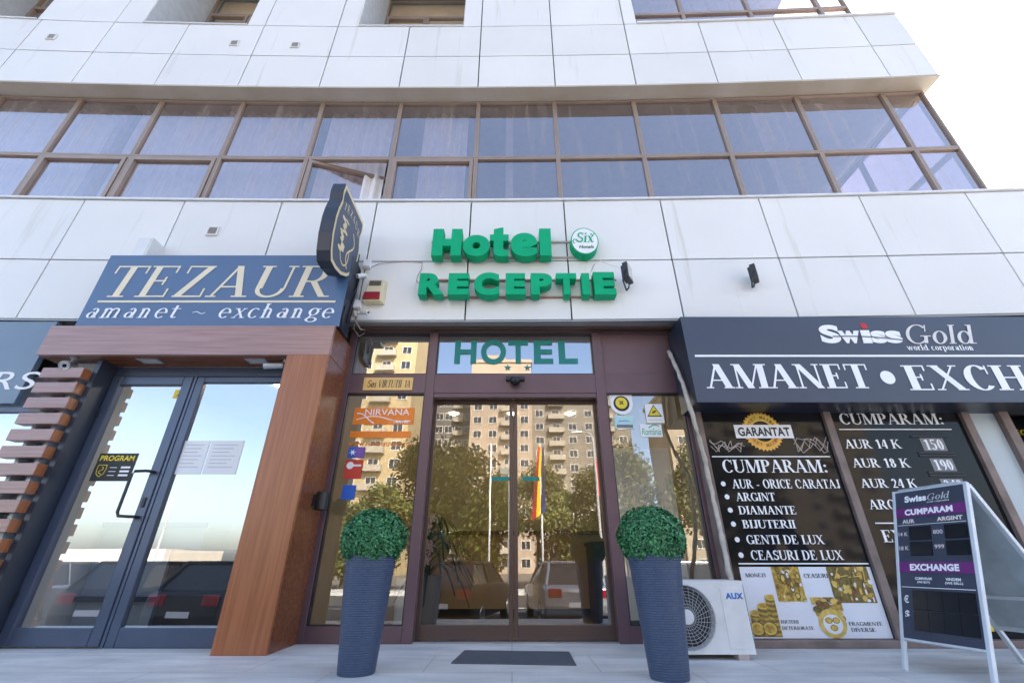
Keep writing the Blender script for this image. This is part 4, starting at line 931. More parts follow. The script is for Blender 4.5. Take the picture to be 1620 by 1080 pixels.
# floodlights
def floodlight(px, py, Y, label, yaw, h=.20):
    x, z = at(px, py, Y); t = thing('floodlight', label, 'floodlight', (x, Y, z))
    ca, sa = math.cos(yaw), math.sin(yaw); fn = lambda p: (x + p[0] * ca - p[1] * sa, Y + p[0] * sa + p[1] * ca, z + p[2] - .12 * p[1])
    def bb(x0, x1, y0, y1, z0, z1, m, nm):
        b = MB(); b.w = fn; b.box(x0, x1, y0, y1, z0, z1); return b.build(nm, m, t, bevel=.004)
    bb(-.09, .09, -.03, .03, -h / 2, h / 2, M['black_p'], 'housing'); bb(-.075, .075, -.034, -.031, -h * .42, h * .42, M['lampface'], 'lamp_glass')
    b = MB(); b.w = fn
    for k in range(6): b.box(-.07 + k * .026, -.062 + k * .026, .03, .055, -h * .4, h * .4)
    b.build('cooling_fin', M['black_p'], t)
    b = MB(); b.tube([fn((-.1, 0, 0)), fn((-.1, .04, -h * .62)), (x, 4.47 + yoff(x) - .0, z - h * .7)], .010, 6); b.tube([fn((.1, 0, 0)), fn((.1, .04, -h * .62)), (x, 4.47 + yoff(x), z - h * .7)], .010, 6); b.build('bracket', M['black_p'], t)
floodlight(993, 432, 4.30, 'black floodlight at the end of the lower green letters', 1.0, .22)
floodlight(1193, 433, 4.30, 'small black floodlight alone on the white band above the right shop', 1.0, .18)
t = thing('cable', 'thin white cable looping over the green letters to the floodlight', 'cable', (1.0, 4.48, 4.0))
pp = [(938, 443), (934, 432), (940, 418), (950, 412), (962, 418), (985, 425), (1003, 428), (1030, 421), (1052, 414)]
b = MB(); b.tube([(*at(px, py, 4.475)[:1], 4.475, at(px, py, 4.475)[1]) for px, py in pp], .006, 6); b.build('cable_run', M['plastic_w'], t, smooth=True)
t = thing('cable', 'thin grey cable curling beside the letter R on the white band', 'cable', (-.9, 4.49, 3.9))
pp = [(583, 425), (600, 417), (640, 413), (668, 415), (667, 425), (660, 437), (659, 446), (664, 447)]
b = MB(); b.tube([(at(px, py, 4.485)[0], 4.485, at(px, py, 4.485)[1]) for px, py in pp], .005, 6); b.build('cable_run', M['rail'], t, smooth=True)

# ------------------------------------------------------------ right-hand shop
t = thing('shop_sign', 'long charcoal sign box with white AMANET lettering over the right shop', 'sign', (4.2, 4.25, 2.1))
b = MB(); b.box(1.89, 8.2, 4.254, 4.70, 2.11, 3.12); b.build('sign_box', M['navy'], t, bevel=.004)
b = MB(); b.box(1.892, 8.2, 4.25, 4.2535, 2.113, 3.117); b.build('sign_face', M['charcoal'], t)
F = fy(4.25)
q = pbox(1099, 1630, 561, 564, 4.25); b = MB(); rect(b, F, q[0], q[1] + .8, q[2] - .004, q[3] - .002, .004); b.build('rule', M['whitetxt'], t)
put_serif('AMANET', F, pbox(1115, 1376, 576, 614, 4.25), M['whitetxt'], t, .004, T=.19, t=.05)
q = pbox(1392, 1416, 586, 608, 4.25); b = MB(); disc(b, F, (q[0] + q[1]) / 2, (q[2] + q[3]) / 2, .075, .075, .004); b.build('bullet', M['whitetxt'], t)
q = pbox(1432, 1627, 578, 617, 4.25); wl = (q[1] - q[0]) / 4
put_serif('EXCHANGE', F, (q[0], q[0] + wl * 8.0, q[2], q[3]), M['whitetxt'], t, .004, T=.19, t=.05)
x0, x1, z0, z1 = pbox(1296, 1424, 514, 543, 4.25)
ww = x1 - x0
for ch, a, c, top in (('S', 0, .25, 1.0), ('w', .23, .50, .68), ('i', .50, .63, .70), ('s', .62, .81, .68), ('s', .80, 1.0, .68)):
    put_sans({'i': 'ı'}.get(ch, ch), F, (x0 + ww * a, x0 + ww * c, z0, z0 + (z1 - z0) * top), M['whitetxt'], t, .004 + (.001 if ch in 'is' else 0), bold=.05, name='letter', shear=-.15 if False else .05)
b = MB(); rect(b, F, x0 + ww * .555, x0 + ww * .625, z0 + (z1 - z0) * .80, z1 + .02, .004); b.build('red_dot', M['red'], t)
b = MB(); ribbon(b, F, [(x0 + ww * (.15 + .85 * s), z0 + (z1 - z0) * (.36 - .20 * s + .08 * math.sin(s * 3.1))) for s in [i / 12 for i in range(13)]], .012, .008); b.build('swoosh', M['charcoal'], t)
put_serif('Gold', F, (x1 + .01, pbox(1427, 1536, 514, 543, 4.25)[1], z0 - .005, z1), mat('silver_letter', (.72, .70, .68), .5), t, .004, T=.11, t=.045, italic=.2)
put_serif('world corporation', F, pbox(1434, 1539, 545, 554, 4.25), M['whitetxt'], t, .004, T=.14, t=.06)

SF = thing('shop_window_front', 'bronze framed shop window with black buying price panels on the right', 'shop front', (4, 4.6, 0))
b = MB(); YA, YB = 4.56, 4.68
b.box(1.99, 2.045, YA, 4.83, .055, 2.19); b.box(3.365, 3.445, YA, YB, .055, 2.19); b.box(4.86, 4.945, YA, YB, .055, 2.19); b.box(5.27, 5.37, YA, YB, .055, 2.19); b.box(6.4, 6.5, YA, YB, .055, 2.19)
b.box(1.99, 8.2, YA - .01, YB, 2.19, 2.27); b.build('window_frame', M['weath'], SF, bevel=.004)
b = MB(); b.box(1.99, 8.2, 4.50, YB, .0, .055); b.build('base_sill', M['weath'], SF, bevel=.006)
b = MB(); b.box(6.5, 12, 4.6, 4.7, .0, 3.2); b.build('side_wall', M['render'], SF)
YV = 4.60; F = fy(YV)
b = MB(); b.box(2.045, 3.365, YV, YV + .012, .055, 2.19); p1 = b.build('graphic_panel', M['vinyl'], SF)
p1['label'] = 'black window panel with guarantee badge, buying list and coin poster'
b = MB(); b.box(3.445, 4.86, YV, YV + .012, .055, 2.19); p2 = b.build('graphic_panel', M['vinyl'], SF); p2['label'] = 'black window panel with gold price list'
b = MB(); b.box(4.945, 5.27, YV + .02, YV + .035, .055, 2.19); b.build('frosted_panel', M['frost'], SF)
# badge
x, z = at(1206, 682, YV); r_ = .215
b = MB(); star(b, F, x, z, r_, .003, 32, .90); b.build('badge', M['badge'], p1)
b = MB(); disc(b, F, x, z, r_ * .52, r_ * .52, .0055); b.build('badge_hole', M['vinyl'], p1)
b = MB(); 
for i in range(16):
    a0, a1 = R(i * 22.5 / 2), R((i + 1) * 22.5 / 2)
    b.add([F(x + r_ * q * math.cos(a), z + r_ * q * math.sin(a), .0045) for q, a in ((.53, a0), (.87, a0), (.87, a1), (.53, a1))], [(0, 1, 2, 3)])
b.build('badge_upper', M['badge2'], p1)
def arc_text(txt, cx, cz, rad, a0, a1, h, m, par, flip=False):
    for i, ch in enumerate(txt):
        if ch == ' ': continue
        a = R(a0 + (a1 - a0) * (i + .5) / len(txt)); rv = Vector((math.sin(a), 0, -math.cos(a))); uv = Vector((math.cos(a), 0, math.sin(a)))
        if flip: rv, uv = -rv, -uv
        fr = Fr((cx + rad * math.cos(a), YV, cz + rad * math.sin(a)), rv, uv)
        put_sans(ch, fr, (-h * .4, h * .4, -h / 2, h / 2), m, par, .006, bold=.03, name='letter')
arc_text('PRET MAXIM', x, z, r_ * .70, 158, 22, .036, M['orbrown'], p1); arc_text('PRET MAXIM', x, z, r_ * .70, 205, 335, .036, M['orbrown'], p1, True)
q = pbox(1162, 1253, 672, 693, YV); b = MB(); rect(b, F, q[0], q[1], q[2], q[3], .008); b.build('badge_banner', M['whitetxt'], p1)
put_sans('GARANTAT', F, pbox(1167, 1249, 676, 690, YV), M['bltxt'], p1, .010, bold=.03)
for x0p, x1p, yt, yb, sd_ in ((1126, 1174, 694, 715, 1), (1256, 1309, 691, 717, 2)):
    rg = random.Random(sd_); q = pbox(x0p, x1p, yt, yb, YV); b = MB()
    for k in range(4):
        pts = [(q[0] + (q[1] - q[0]) * (i / 7 + rg.uniform(-.08, .08)), q[2] + (q[3] - q[2]) * (rg.random())) for i in range(8)]; ribbon(b, F, pts, .006, .003 + k * .001)
    b.build('scribble', M['rail'], p1)
def rule(par, px0, px1, py, Y=YV, th=.011, m=None):
    q = pbox(px0, px1, py, py, Y); b = MB(); rect(b, fy(Y), q[0], q[1], q[2] - th / 2, q[2] + th / 2, .004); b.build('rule', m or M['whitetxt'], par)
rule(p1, 1126, 1313, 722)
put_serif('CUMPARAM:', F, pbox(1142, 1308, 727, 747, YV), M['whitetxt'], p1, T=.17)
for i, (tx, a, c, yt, yb, bu) in enumerate((('AUR - ORICE CARATAJ', 1158, 1328, 758, 772, 1144), ('ARGINT', 1164, 1226, 779, 792, 1150), ('DIAMANTE', 1168, 1259, 800, 813, 1155), ('BIJUTERII', 1174, 1258, 822, 835, 1160), ('GENTI DE LUX', 1180, 1303, 846, 860, 1166), ('CEASURI DE LUX', 1187, 1333, 870, 885, 1172))):
    put_serif(tx, F, pbox(a, c, yt, yb, YV), M['whitetxt'], p1, T=.17, t=.06)
    q = pbox(bu - 4, bu + 4, yt + 2, yb - 2, YV); b = MB(); disc(b, F, (q[0] + q[1]) / 2, (q[2] + q[3]) / 2, .024, .024, .004); b.build('bullet', M['whitetxt'], p1)
rule(p1, 1168, 1374, 891)
# poster with coins and jewellery
PX0, PX1, PZ0, PZ1 = 2.125, 3.352, .060, .618
b = MB(); rect(b, F, PX0, PX1, PZ0, PZ1, .003); po = b.build('poster', M['posterw'], p1)
PW, PH = PX1 - PX0, PZ1 - PZ0
Pt = lambda u, v: (PX0 + PW * u, PZ0 + PH * v)
def clip_disc(b, u, v, ru, rv, off, box):
    pts = []
    for i in range(18):
        a = i * 2 * math.pi / 18; pts.append((min(max(u + ru * math.cos(a), box[0]), box[1]), min(max(v + rv * math.sin(a), box[2]), box[3])))
    b.add([F(*Pt(*p), off) for p in pts], [tuple(range(18))])
rg = random.Random(11)
for (u0, u1, v0, v1, sh) in ((.0, .21, .02, .60, 0), (.24, .45, .50, 1.0, 1), (.48, .70, .0, .56, 2), (.66, .97, .48, 1.0, 3)):
    mm = [M['goldA'], M['goldB'], M['goldC'], M['goldD'], M['posterw']]
    bs = [MB() for _ in mm]; bxx = (u0, u1, v0, v1)
    off = .0045
    if sh == 0:
        for c0, top, w0 in ((.055, .34, .05), (.125, .44, .055), (.185, .56, .045)):
            k = 0
            vv = .04
            while vv < top:
                clip_disc(bs[[3, 0][k % 2]], c0, vv, w0, .045, off, bxx); off += .0001; vv += .035; k += 1
            clip_disc(bs[1], c0, top, w0, .045, off, bxx); off += .0001; clip_disc(bs[0], c0, top, w0 * .7, .03, off, bxx)
        for c0 in (.04, .13): clip_disc(bs[3], c0, .13, .06, .10, off + .0002, bxx); clip_disc(bs[1], c0, .13, .05, .085, off + .0004, bxx); clip_disc(bs[0], c0, .13, .035, .06, off + .0006, bxx)
    elif sh == 2:
        for k in range(26):
            clip_disc(bs[rg.choice([0, 1, 2, 3])], rg.uniform(u0, u1), rg.uniform(.25, v1) , .03, .05, off, (u0 + .08 * 0, u1, v0, v0 + .30 + .26 * 1)); off += .00012
        clip_disc(bs[1], .595, .20, .10, .20, off, bxx); clip_disc(bs[4], .595, .19, .07, .135, off + .0002, bxx)
        for du, dv in ((-.025, .04), (.03, .04), (.0, -.06)): clip_disc(bs[0], .595 + du, .2 + dv, .028, .045, off + .0004, bxx); clip_disc(bs[1], .595 + du, .2 + dv, .018, .03, off + .0006, bxx)
    else:
        clip_disc(bs[0 if sh == 1 else 3], (u0 + u1) / 2, (v0 + v1) / 2, 1, 1, off, (u0, u1, v0 + .0, v1)); off += .0002
        for k in range(40):
            u, v = rg.uniform(u0, u1), rg.uniform(v0, v1); ru, rv = rg.uniform(.008, .03), rg.uniform(.03, .07)
            clip_disc(bs[rg.choice([0, 1, 2, 3])], u, v, ru, rv, off, bxx); off += .00012
            if k % 2 == 0: clip_disc(bs[rg.choice([4, 1])], u, v, ru * .6, rv * .6, off, bxx); off += .00012
        for k in range(14 if sh == 3 else 4):
            u, v = rg.uniform(u0 + .03, u1 - .03), rg.uniform(v0 + .1, v1 - .05); a = rg.uniform(0, 3.1)
            L_ = .05; 
            pts = [Pt(min(max(u + s * L_ * math.cos(a), u0), u1), min(max(v + s * 2 * L_ * math.sin(a), v0), v1)) for s in (-1, 1)]; ribbon(bs[rg.choice([1, 3])], F, pts, .008, off); off += .0004
    for bb_, m_ in zip(bs, mm):
        if bb_.v: bb_.build('printed_picture', m_, p1)
def ptxt(tx, u0, u1, v0, v1): (x0, z0), (x1, z1) = Pt(u0, v0), Pt(u1, v1); put_serif(tx, F, (x0, x1, z0, z1), M['bltxt'], p1, .005, T=.17, t=.06)
ptxt('MONEZI', .035, .19, .85, .905); ptxt('CEASURI', .475, .66, .84, .90); ptxt('BIJUTERII', .22, .35, .20, .245); ptxt('DETERIORATE', .22, .45, .115, .16); ptxt('FRAGMENTE', .71, .955, .17, .22); ptxt('DIVERSE', .715, .89, .09, .14)
# second panel
put_serif('CUMPARAM:', F, pbox(1327, 1491, 654, 671, YV), M['whitetxt'], p2, T=.17)
rule(p2, 1327, 1505, 679)
for tx, a, c, yt, yb in (('AUR 14 K', 1336, 1424, 695, 709), ('AUR 18 K', 1348, 1438, 725, 739), ('AUR 24 K', 1361, 1450, 757, 771), ('ARGINT', 1374, 1452, 790, 805)):
    put_serif(tx, F, pbox(a, c, yt, yb, YV), M['whitetxt'], p2, T=.17, t=.06)
for tx, a, c, yt, yb in (('150', 1461, 1492, 695, 711), ('190', 1477, 1507, 727, 743), ('249', 1493, 1523, 759, 775)):
    q = pbox(a - 3, c + 3, yt - 2, yb + 2, YV); b = MB(); rect(b, F, *q, .003); b.build('price_card', mat('price_card', (.20, .20, .21), .5), p2)
    put_serif(tx, F, pbox(a, c, yt, yb, YV), M['whitetxt'], p2, .005, T=.17, t=.06)
for a, c, py in ((1440, 1496, 690.5), (1452, 1508, 716), (1454, 1511, 720.5), (1468, 1524, 747.5), (1470, 1527, 752)):
    q = pbox(a, c, py, py, YV); b = MB(); b.box(q[0], q[1], YV - .012, YV - .002, q[2] - .008, q[2] + .008); b.build('card_rail', M['joint'], p2)
rule(p2, 1384, 1480, 827); put_serif('EXCHANGE', F, pbox(1395, 1545, 838, 857, YV), M['whitetxt'], p2, T=.17)
put_sans('Western Union', F, (3.47, 5.0, .11, .235), M['styellow'], p2, .004, bold=.03)
# inside beyond the open bay
SI = thing('shop_interior', 'dim interior of the right shop behind the open bay at the photo edge', 'room', (5.8, 6, 0))
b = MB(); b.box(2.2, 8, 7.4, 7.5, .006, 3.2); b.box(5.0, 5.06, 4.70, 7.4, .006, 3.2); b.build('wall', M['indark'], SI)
b = MB(); b.box(5.06, 8, 4.72, 7.4, 2.6, 2.65); b.build('ceiling', mat('slatted_ceiling', (.20, .17, .13), .6), SI)
t = thing('notice_board', 'black board with yellow lettering inside the open bay of the right shop', 'board', (5.75, 5.2, 1.4))
b = MB(); b.box(5.32, 6.5, 5.2, 5.24, 1.72, 2.22); b.build('board', M['bltxt'], t)
Fb = fy(5.2); put_sans('VREI PROTECTIE', Fb, (5.45, 6.4, 2.02, 2.09), M['styellow'], t, .004, bold=.03)
b = MB(); rgg = random.Random(4)
for k in range(30): disc(b, Fb, rgg.uniform(5.5, 6.4), rgg.uniform(1.8, 1.95), .04, .03, .003 + k * .0003, 10)
b.build('coin_print', M['goldB'], t)
t = thing('display_case', 'white display case inside the open bay of the right shop', 'display case', (5.75, 5.0, 0.01))
b = MB(); b.box(5.35, 6.4, 5.0, 5.6, .01, 1.55); b.build('case_body', M['screen'], t); b = MB(); b.box(5.33, 6.42, 4.98, 5.62, 1.55, 1.60); b.build('case_top', M['cap'], t)
b = MB(); b.box(5.37, 6.4, YV, YV + .012, .055, .50); b.build('low_panel', mat('wine_red_panel', (.06, .015, .02), .2), SF)

# lagged pipe and condenser
t = thing('lagged_pipe', 'lumpy pipe wrapped in pale tape running down to the condenser', 'pipe', (2.0, 4.5, .5))
pp = [(1058, 556, 4.68), (1066, 572, 4.53), (1080, 606, 4.43), (1092, 645, 4.34), (1106, 690, 4.40), (1118, 740, 4.52), (1129, 790, 4.50), (1139, 835, 4.46), (1148, 880, 4.38), (1156, 915, 4.3), (1160, 935, 4.28)]
rp = random.Random(8); b = MB(); pts = [(at(x, y, Y)[0], Y, at(x, y, Y)[1]) for x, y, Y in pp]
fine = []
for i in range(len(pts) - 1):
    for k in range(4): fine.append(tuple(Vector(pts[i]).lerp(Vector(pts[i + 1]), k / 4) + Vector((rp.uniform(-.005, .005), 0, 0))))
fine.append(pts[-1]); b.tube(fine, [.022 + rp.uniform(-.003, .004) for _ in fine], 10); b.build('lagging', M['tape'], t, smooth=True)
t = thing('air_conditioner', 'white outdoor condenser unit with round fan grille beside the right planter', 'air conditioner', (1.45, 4.2, 0))
ax0, ax1, ay0, ay1, az0, az1 = 1.075, 1.845, 4.0, 4.30, .035, .520
fc = Vector((1.365, 4.0, .277)); fr_ = .215
b = MB(); n = 40
F = fy(ay0)
# front plate with a round hole, built as a ring of quads out to the rectangle
vs = []; fs = []
def edge(a):
    c, s = math.cos(a), math.sin(a); k = min(((ax1 - fc.x) if c > 0 else (fc.x - ax0)) / max(abs(c), 1e-6), ((az1 - fc.z) if s > 0 else (fc.z - az0)) / max(abs(s), 1e-6)); return fc.x + c * k, fc.z + s * k
angs = sorted([2 * math.pi * i / n for i in range(n)] + [math.atan2(z - fc.z, x - fc.x) % (2 * math.pi) for x in (ax0, ax1) for z in (az0, az1)])
for a in angs: vs += [(fc.x + fr_ * math.cos(a), ay0, fc.z + fr_ * math.sin(a)), (edge(a)[0], ay0, edge(a)[1]), (fc.x + fr_ * .97 * math.cos(a), ay0 + .06, fc.z + fr_ * .97 * math.sin(a))]
m_ = len(angs)
for i in range(m_):
    j = (i + 1) % m_; fs.append((3 * i, 3 * i + 1, 3 * j + 1, 3 * j)); fs.append((3 * i, 3 * j, 3 * j + 2, 3 * i + 2))
b.add(vs, fs)
b.box(ax0, ax1, ay0 + .07, ay1, az0, az1); b.box(ax0 - .004, ax1 + .004, ay0 + .002, ay1 + .004, az1 - .03, az1 + .004)
b.quad((ax1, ay0, az0), (ax1, ay0 + .07, az0), (ax1, ay0 + .07, az1 - .03), (ax1, ay0, az1 - .03)); b.quad((ax0, ay0, az0), (ax0, ay0 + .07, az0), (ax0, ay0 + .07, az1 - .03), (ax0, ay0, az1 - .03)); b.quad((ax0, ay0, az0), (ax1, ay0, az0), (ax1, ay0 + .07, az0), (ax0, ay0 + .07, az0))
b.build('casing', M['ac'], t)
b = MB(); disc(b, F, fc.x, fc.z, fr_ * .97, fr_ * .97, -.062); b.build('fan_cavity', M['ac_dark'], t)
b = MB()
for k in range(3):
    a = k * 2.094 + .4
    P = lambda r, aa, y: (fc.x + r * math.cos(aa), y, fc.z + r * math.sin(aa)); b.quad(P(.05, a, ay0 + .05), P(.19, a - .1, ay0 + .055), P(.19, a + .9, ay0 + .03), P(.05, a + .8, ay0 + .03))
b.build('fan_blade', M['joint'], t)
b = MB()
for r in [.065 + .0216 * k for k in range(8)]:
    b.tube([(fc.x + r * math.cos(a), ay0 - .008 + .0, fc.z + r * math.sin(a)) for a in [2 * math.pi * i / 36 for i in range(37)]], .0019, 4)
for k in range(28):
    a = 2 * math.pi * k / 28; b.tube([(fc.x + .05 * math.cos(a), ay0 - .011, fc.z + .05 * math.sin(a)), (fc.x + .222 * math.cos(a + .5), ay0 - .009, fc.z + .222 * math.sin(a + .5))], .0019, 4)
b.build('fan_grille', mat('grille_grey', (.42, .43, .44), .45), t)
b = MB(); b.lathe([(.052, -.006), (.05, .006), (.02, .010)], (0, 0, 0), 24, lambda p: (fc.x + p[0], ay0 - .008 - p[2], fc.z + p[1])); b.build('fan_hub', M['ac'], t)
b = MB(); b.box(1.655, 1.80, ay0 - .004, ay0 - .0005, .07, .475); b.build('side_cover', M['ac'], t, bevel=.003)
put_sans('AUX', F, pbox(1147, 1175, 937, 947, ay0), M['ac_blue'], t, .006, bold=.05)
b = MB(); b.box(ax0 + .06, ax0 + .14, ay0 - .01, ay1 + .02, 0, .035); b.box(ax1 - .14, ax1 - .06, ay0 - .01, ay1 + .02, 0, .035); b.build('foot', M['rail'], t)

# ------------------------------------------------------------ planters, mat
def leaf_ball(b, c, rx, rz, n, rg, size=.011):
    for i in range(n):
        u = rg.uniform(-1, 1); a = rg.uniform(0, 6.283); s = math.sqrt(1 - u * u)
        d = Vector((s * math.cos(a), s * math.sin(a), u)); lump = 1 + .04 * math.sin(5 * a + 3 * u) * math.cos(4 * u) + .025 * math.sin(11 * a + 7 * u) + (rg.uniform(.03, .11) if rg.random() < .02 else 0)
        k = lump * (1 - abs(rg.gauss(0, .045))); p = Vector(c) + Vector((d.x * rx, d.y * rx, d.z * rz)) * k
        if p.z < c[2] - rz * .86: continue
        nrm = (d + Vector((rg.gauss(0, .45), rg.gauss(0, .45), rg.gauss(0, .45) + .25))).normalized(); t1 = nrm.orthogonal().normalized(); t1 = Matrix.Rotation(rg.uniform(0, 6.28), 3, nrm) @ t1; t2 = nrm.cross(t1)
        L = size * rg.uniform(.8, 1.5); W = L * .62
        b.mi = rg.choice([0, 0, 1, 2])
        b.quad(tuple(p - t1 * L), tuple(p + t2 * W), tuple(p + t1 * L), tuple(p - t2 * W))
LM = [mat('box_leaf_mid', (.036, .200, .066), .42, var=.3, scale=20), mat('box_leaf_dark', (.016, .090, .034), .45, var=.3, scale=20), mat('box_leaf_light', (.095, .36, .13), .4, var=.3, scale=20)]
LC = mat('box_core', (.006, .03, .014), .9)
def planter(x, y, tilt, label, seed):
    t = thing('planter', label, 'planter', (x, y, 0), 'wicker planters flanking the hotel doors')
    b = MB(); b.lathe([(.118, 0), (.122, .008), (.150, .35), (.178, .69), (.183, .703), (.178, .710), (.168, .70), (.164, .66)], (x, y, 0), 48); b.build('pot', M['wicker'], t, smooth=False)
    b = MB(); b.lathe([(.164, .655), (.163, .662)], (x, y, 0), 32); b.build('soil', M['soil'], t)
    rg = random.Random(seed); c = (x, y, .815)
    b = MB(); leaf_ball(b, c, .234, .205, 11500, rg, .0092); s = b.build('topiary_ball', LM, t)
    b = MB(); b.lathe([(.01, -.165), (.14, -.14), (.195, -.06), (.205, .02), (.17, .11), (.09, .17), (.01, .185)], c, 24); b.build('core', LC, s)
planter(-1.03, 3.56, 0, 'blue wicker planter with clipped green ball left of the sliding doors', 3)
planter(.995, 3.41, 0, 'blue wicker planter with clipped green ball right of the doors beside the condenser', 9)
t = thing('door_mat', 'dark rubber door mat on the pavement before the sliding doors', 'mat', (0, 4.1, 0))
b = MB(); b.hexa([(-.445, 3.87, .002), (.46, 3.80, .002), (.47, 4.30, .002), (-.40, 4.36, .002), (-.435, 3.88, .012), (.45, 3.81, .012), (.46, 4.29, .012), (-.39, 4.35, .012)]); b.build('mat_body', M['mat'], t)
b = MB()
for k in range(11): f = k / 10; b.tube([(-.40 + .02 * f, 3.91 + .40 * f, .0125), (.42 + .01 * f, 3.84 + .41 * f, .0125)], .006, 5)
b.build('rib', M['mat'], t)

# ------------------------------------------------------------ folding price board
t = thing('sandwich_board', 'folding slate price board with purple bands before the right shop', 'sign board', (3.0, 3.4, 0))
BL, BR = Vector((2.66, 3.65, 0)), Vector((2.775, 3.12, 0)); wv = (BR - BL); back = Vector((-wv.y, wv.x, 0)).normalized()
if back.x < 0: back = -back
TOP = Vector((0, 0, 1.165)) + back * .48
wn = wv.normalized(); un = TOP.normalized(); Wd = wv.length; Ht = TOP.length
FB = Fr(BL, wn, un)
b = MB()
slab(b, FB, .0, .022, 0, Ht, -.015, .014); slab(b, FB, Wd - .024, Wd, 0, Ht, -.015, .014); slab(b, FB, .022, Wd - .024, Ht - .016, Ht, -.014, .012); slab(b, FB, .022, Wd - .024, .185, .20, -.014, .010); b.build('front_frame', M['alu'], t, bevel=.003)
b = MB(); slab(b, FB, .022, Wd - .024, .20, Ht - .016, -.006, .008); pnl = b.build('front_panel', M['abslate'], t)
BT = BL + TOP; BK = BL + back * 1.06
FK = Fr(BK, wn, (BT - BK).normalized()); HK = (BT - BK).length
FK.n = -FK.n if False else FK.n
b = MB(); slab(b, FK, .0, .03, 0, HK - .02, -.015, .015); slab(b, FK, Wd - .03, Wd, 0, HK - .02, -.015, .015); slab(b, FK, .03, Wd - .03, HK - .05, HK - .022, -.014, .014); slab(b, FK, .03, Wd - .03, .24, .27, -.014, .014); slab(b, FK, .03, Wd - .03, .47, .495, -.014, .014); b.build('back_frame', M['alu'], t, bevel=.003)
b = MB(); slab(b, FK, .03, Wd - .03, .495, HK - .05, -.005, .005); slab(b, FK, .03, Wd - .03, .27, .47, -.0052, .0048); b.build('back_panel', M['galv'], t)
b = MB(); b.tube([tuple(BT + wn * .05), tuple(BT + wn * (Wd - .05))], .014, 8); b.build('hinge', M['galv'], t)
x0, x1 = .022, Wd - .024; zT, zB = Ht - .016, .20
S_ = lambda s: x0 + (x1 - x0) * s
T_ = lambda q: zT - (zT - zB) * q
bxs = lambda s0, s1, t0, t1: (S_(s0), S_(s1), T_(t1), T_(t0))
O_ = .009
put_sans('Swiss', FB, bxs(.15, .48, .035, .085), M['whitetxt'], pnl, O_ + .002, bold=.05); put_serif('Gold', FB, bxs(.48, .80, .038, .085), mat('silver_letter', (.6, .6, .62), .5), pnl, O_ + .002, T=.11, italic=.2)
put_serif('world corporation', FB, bxs(.48, .80, .092, .103), M['whitetxt'], pnl, O_ + .002)
for t0, t1 in ((.125, .195), (.515, .585)):
    b = MB(); rect(b, FB, S_(0), S_(1), T_(t1), T_(t0), O_ + .001); b.build('purple_band', M['purple'], pnl)
put_sans('CUMPARAM', FB, bxs(.14, .83, .138, .183), M['whitetxt'], pnl, O_ + .003, bold=.05); put_sans('EXCHANGE', FB, bxs(.16, .82, .528, .573), M['whitetxt'], pnl, O_ + .003, bold=.05)
PK = mat('pinkish_letter', (.72, .62, .60), .5)
put_sans('AUR', FB, bxs(.09, .28, .212, .242), PK, pnl, O_ + .002, bold=.05); put_sans('ARGINT', FB, bxs(.60, .94, .212, .242), PK, pnl, O_ + .002, bold=.05)
b = MB()
rect(b, FB, S_(.02), S_(.98), T_(.256), T_(.253), O_ + .002); rect(b, FB, S_(.02), S_(.98), T_(.684), T_(.680), O_ + .002); b.build('rule', M['whitetxt'], pnl)
for tx, s0, s1, t0 in (('14 K', .02, .16, .305), ('800', .53, .66, .300), ('18 K', .02, .16, .405), ('999', .53, .66, .40)): put_sans(tx, FB, bxs(s0, s1, t0, t0 + .028), PK, pnl, O_ + .002, bold=.015)
for s0, s1 in ((.19, .50), (.69, .98)):
    for t0 in (.27, .378):
        b = MB(); slab(b, FB, S_(s0), S_(s1), T_(t0 + .092), T_(t0), O_, O_ + .006); b.build('display', M['display'], pnl)
for tx, s0, s1, t0 in (('CUMPARAM', .22, .45, .615), ('(WE BUY)', .25, .42, .64), ('VINDEM', .63, .82, .615), ('(WE SELL)', .62, .84, .64)): put_sans(tx, FB, bxs(s0, s1, t0, t0 + .018), M['whitetxt'], pnl, O_ + .002, bold=.03)
put_sans('€', FB, bxs(.04, .11, .735, .785), M['whitetxt'], pnl, O_ + .002, bold=.02); put_sans('$', FB, bxs(.045, .11, .83, .885), M['whitetxt'], pnl, O_ + .002, bold=.02)
for i in range(4):
    for j in range(2):
        b = MB(); slab(b, FB, S_(.17 + i * .2), S_(.365 + i * .2), T_(.82 + j * .125), T_(.70 + j * .125), O_, O_ + .005); b.build('display', M['display'], pnl)

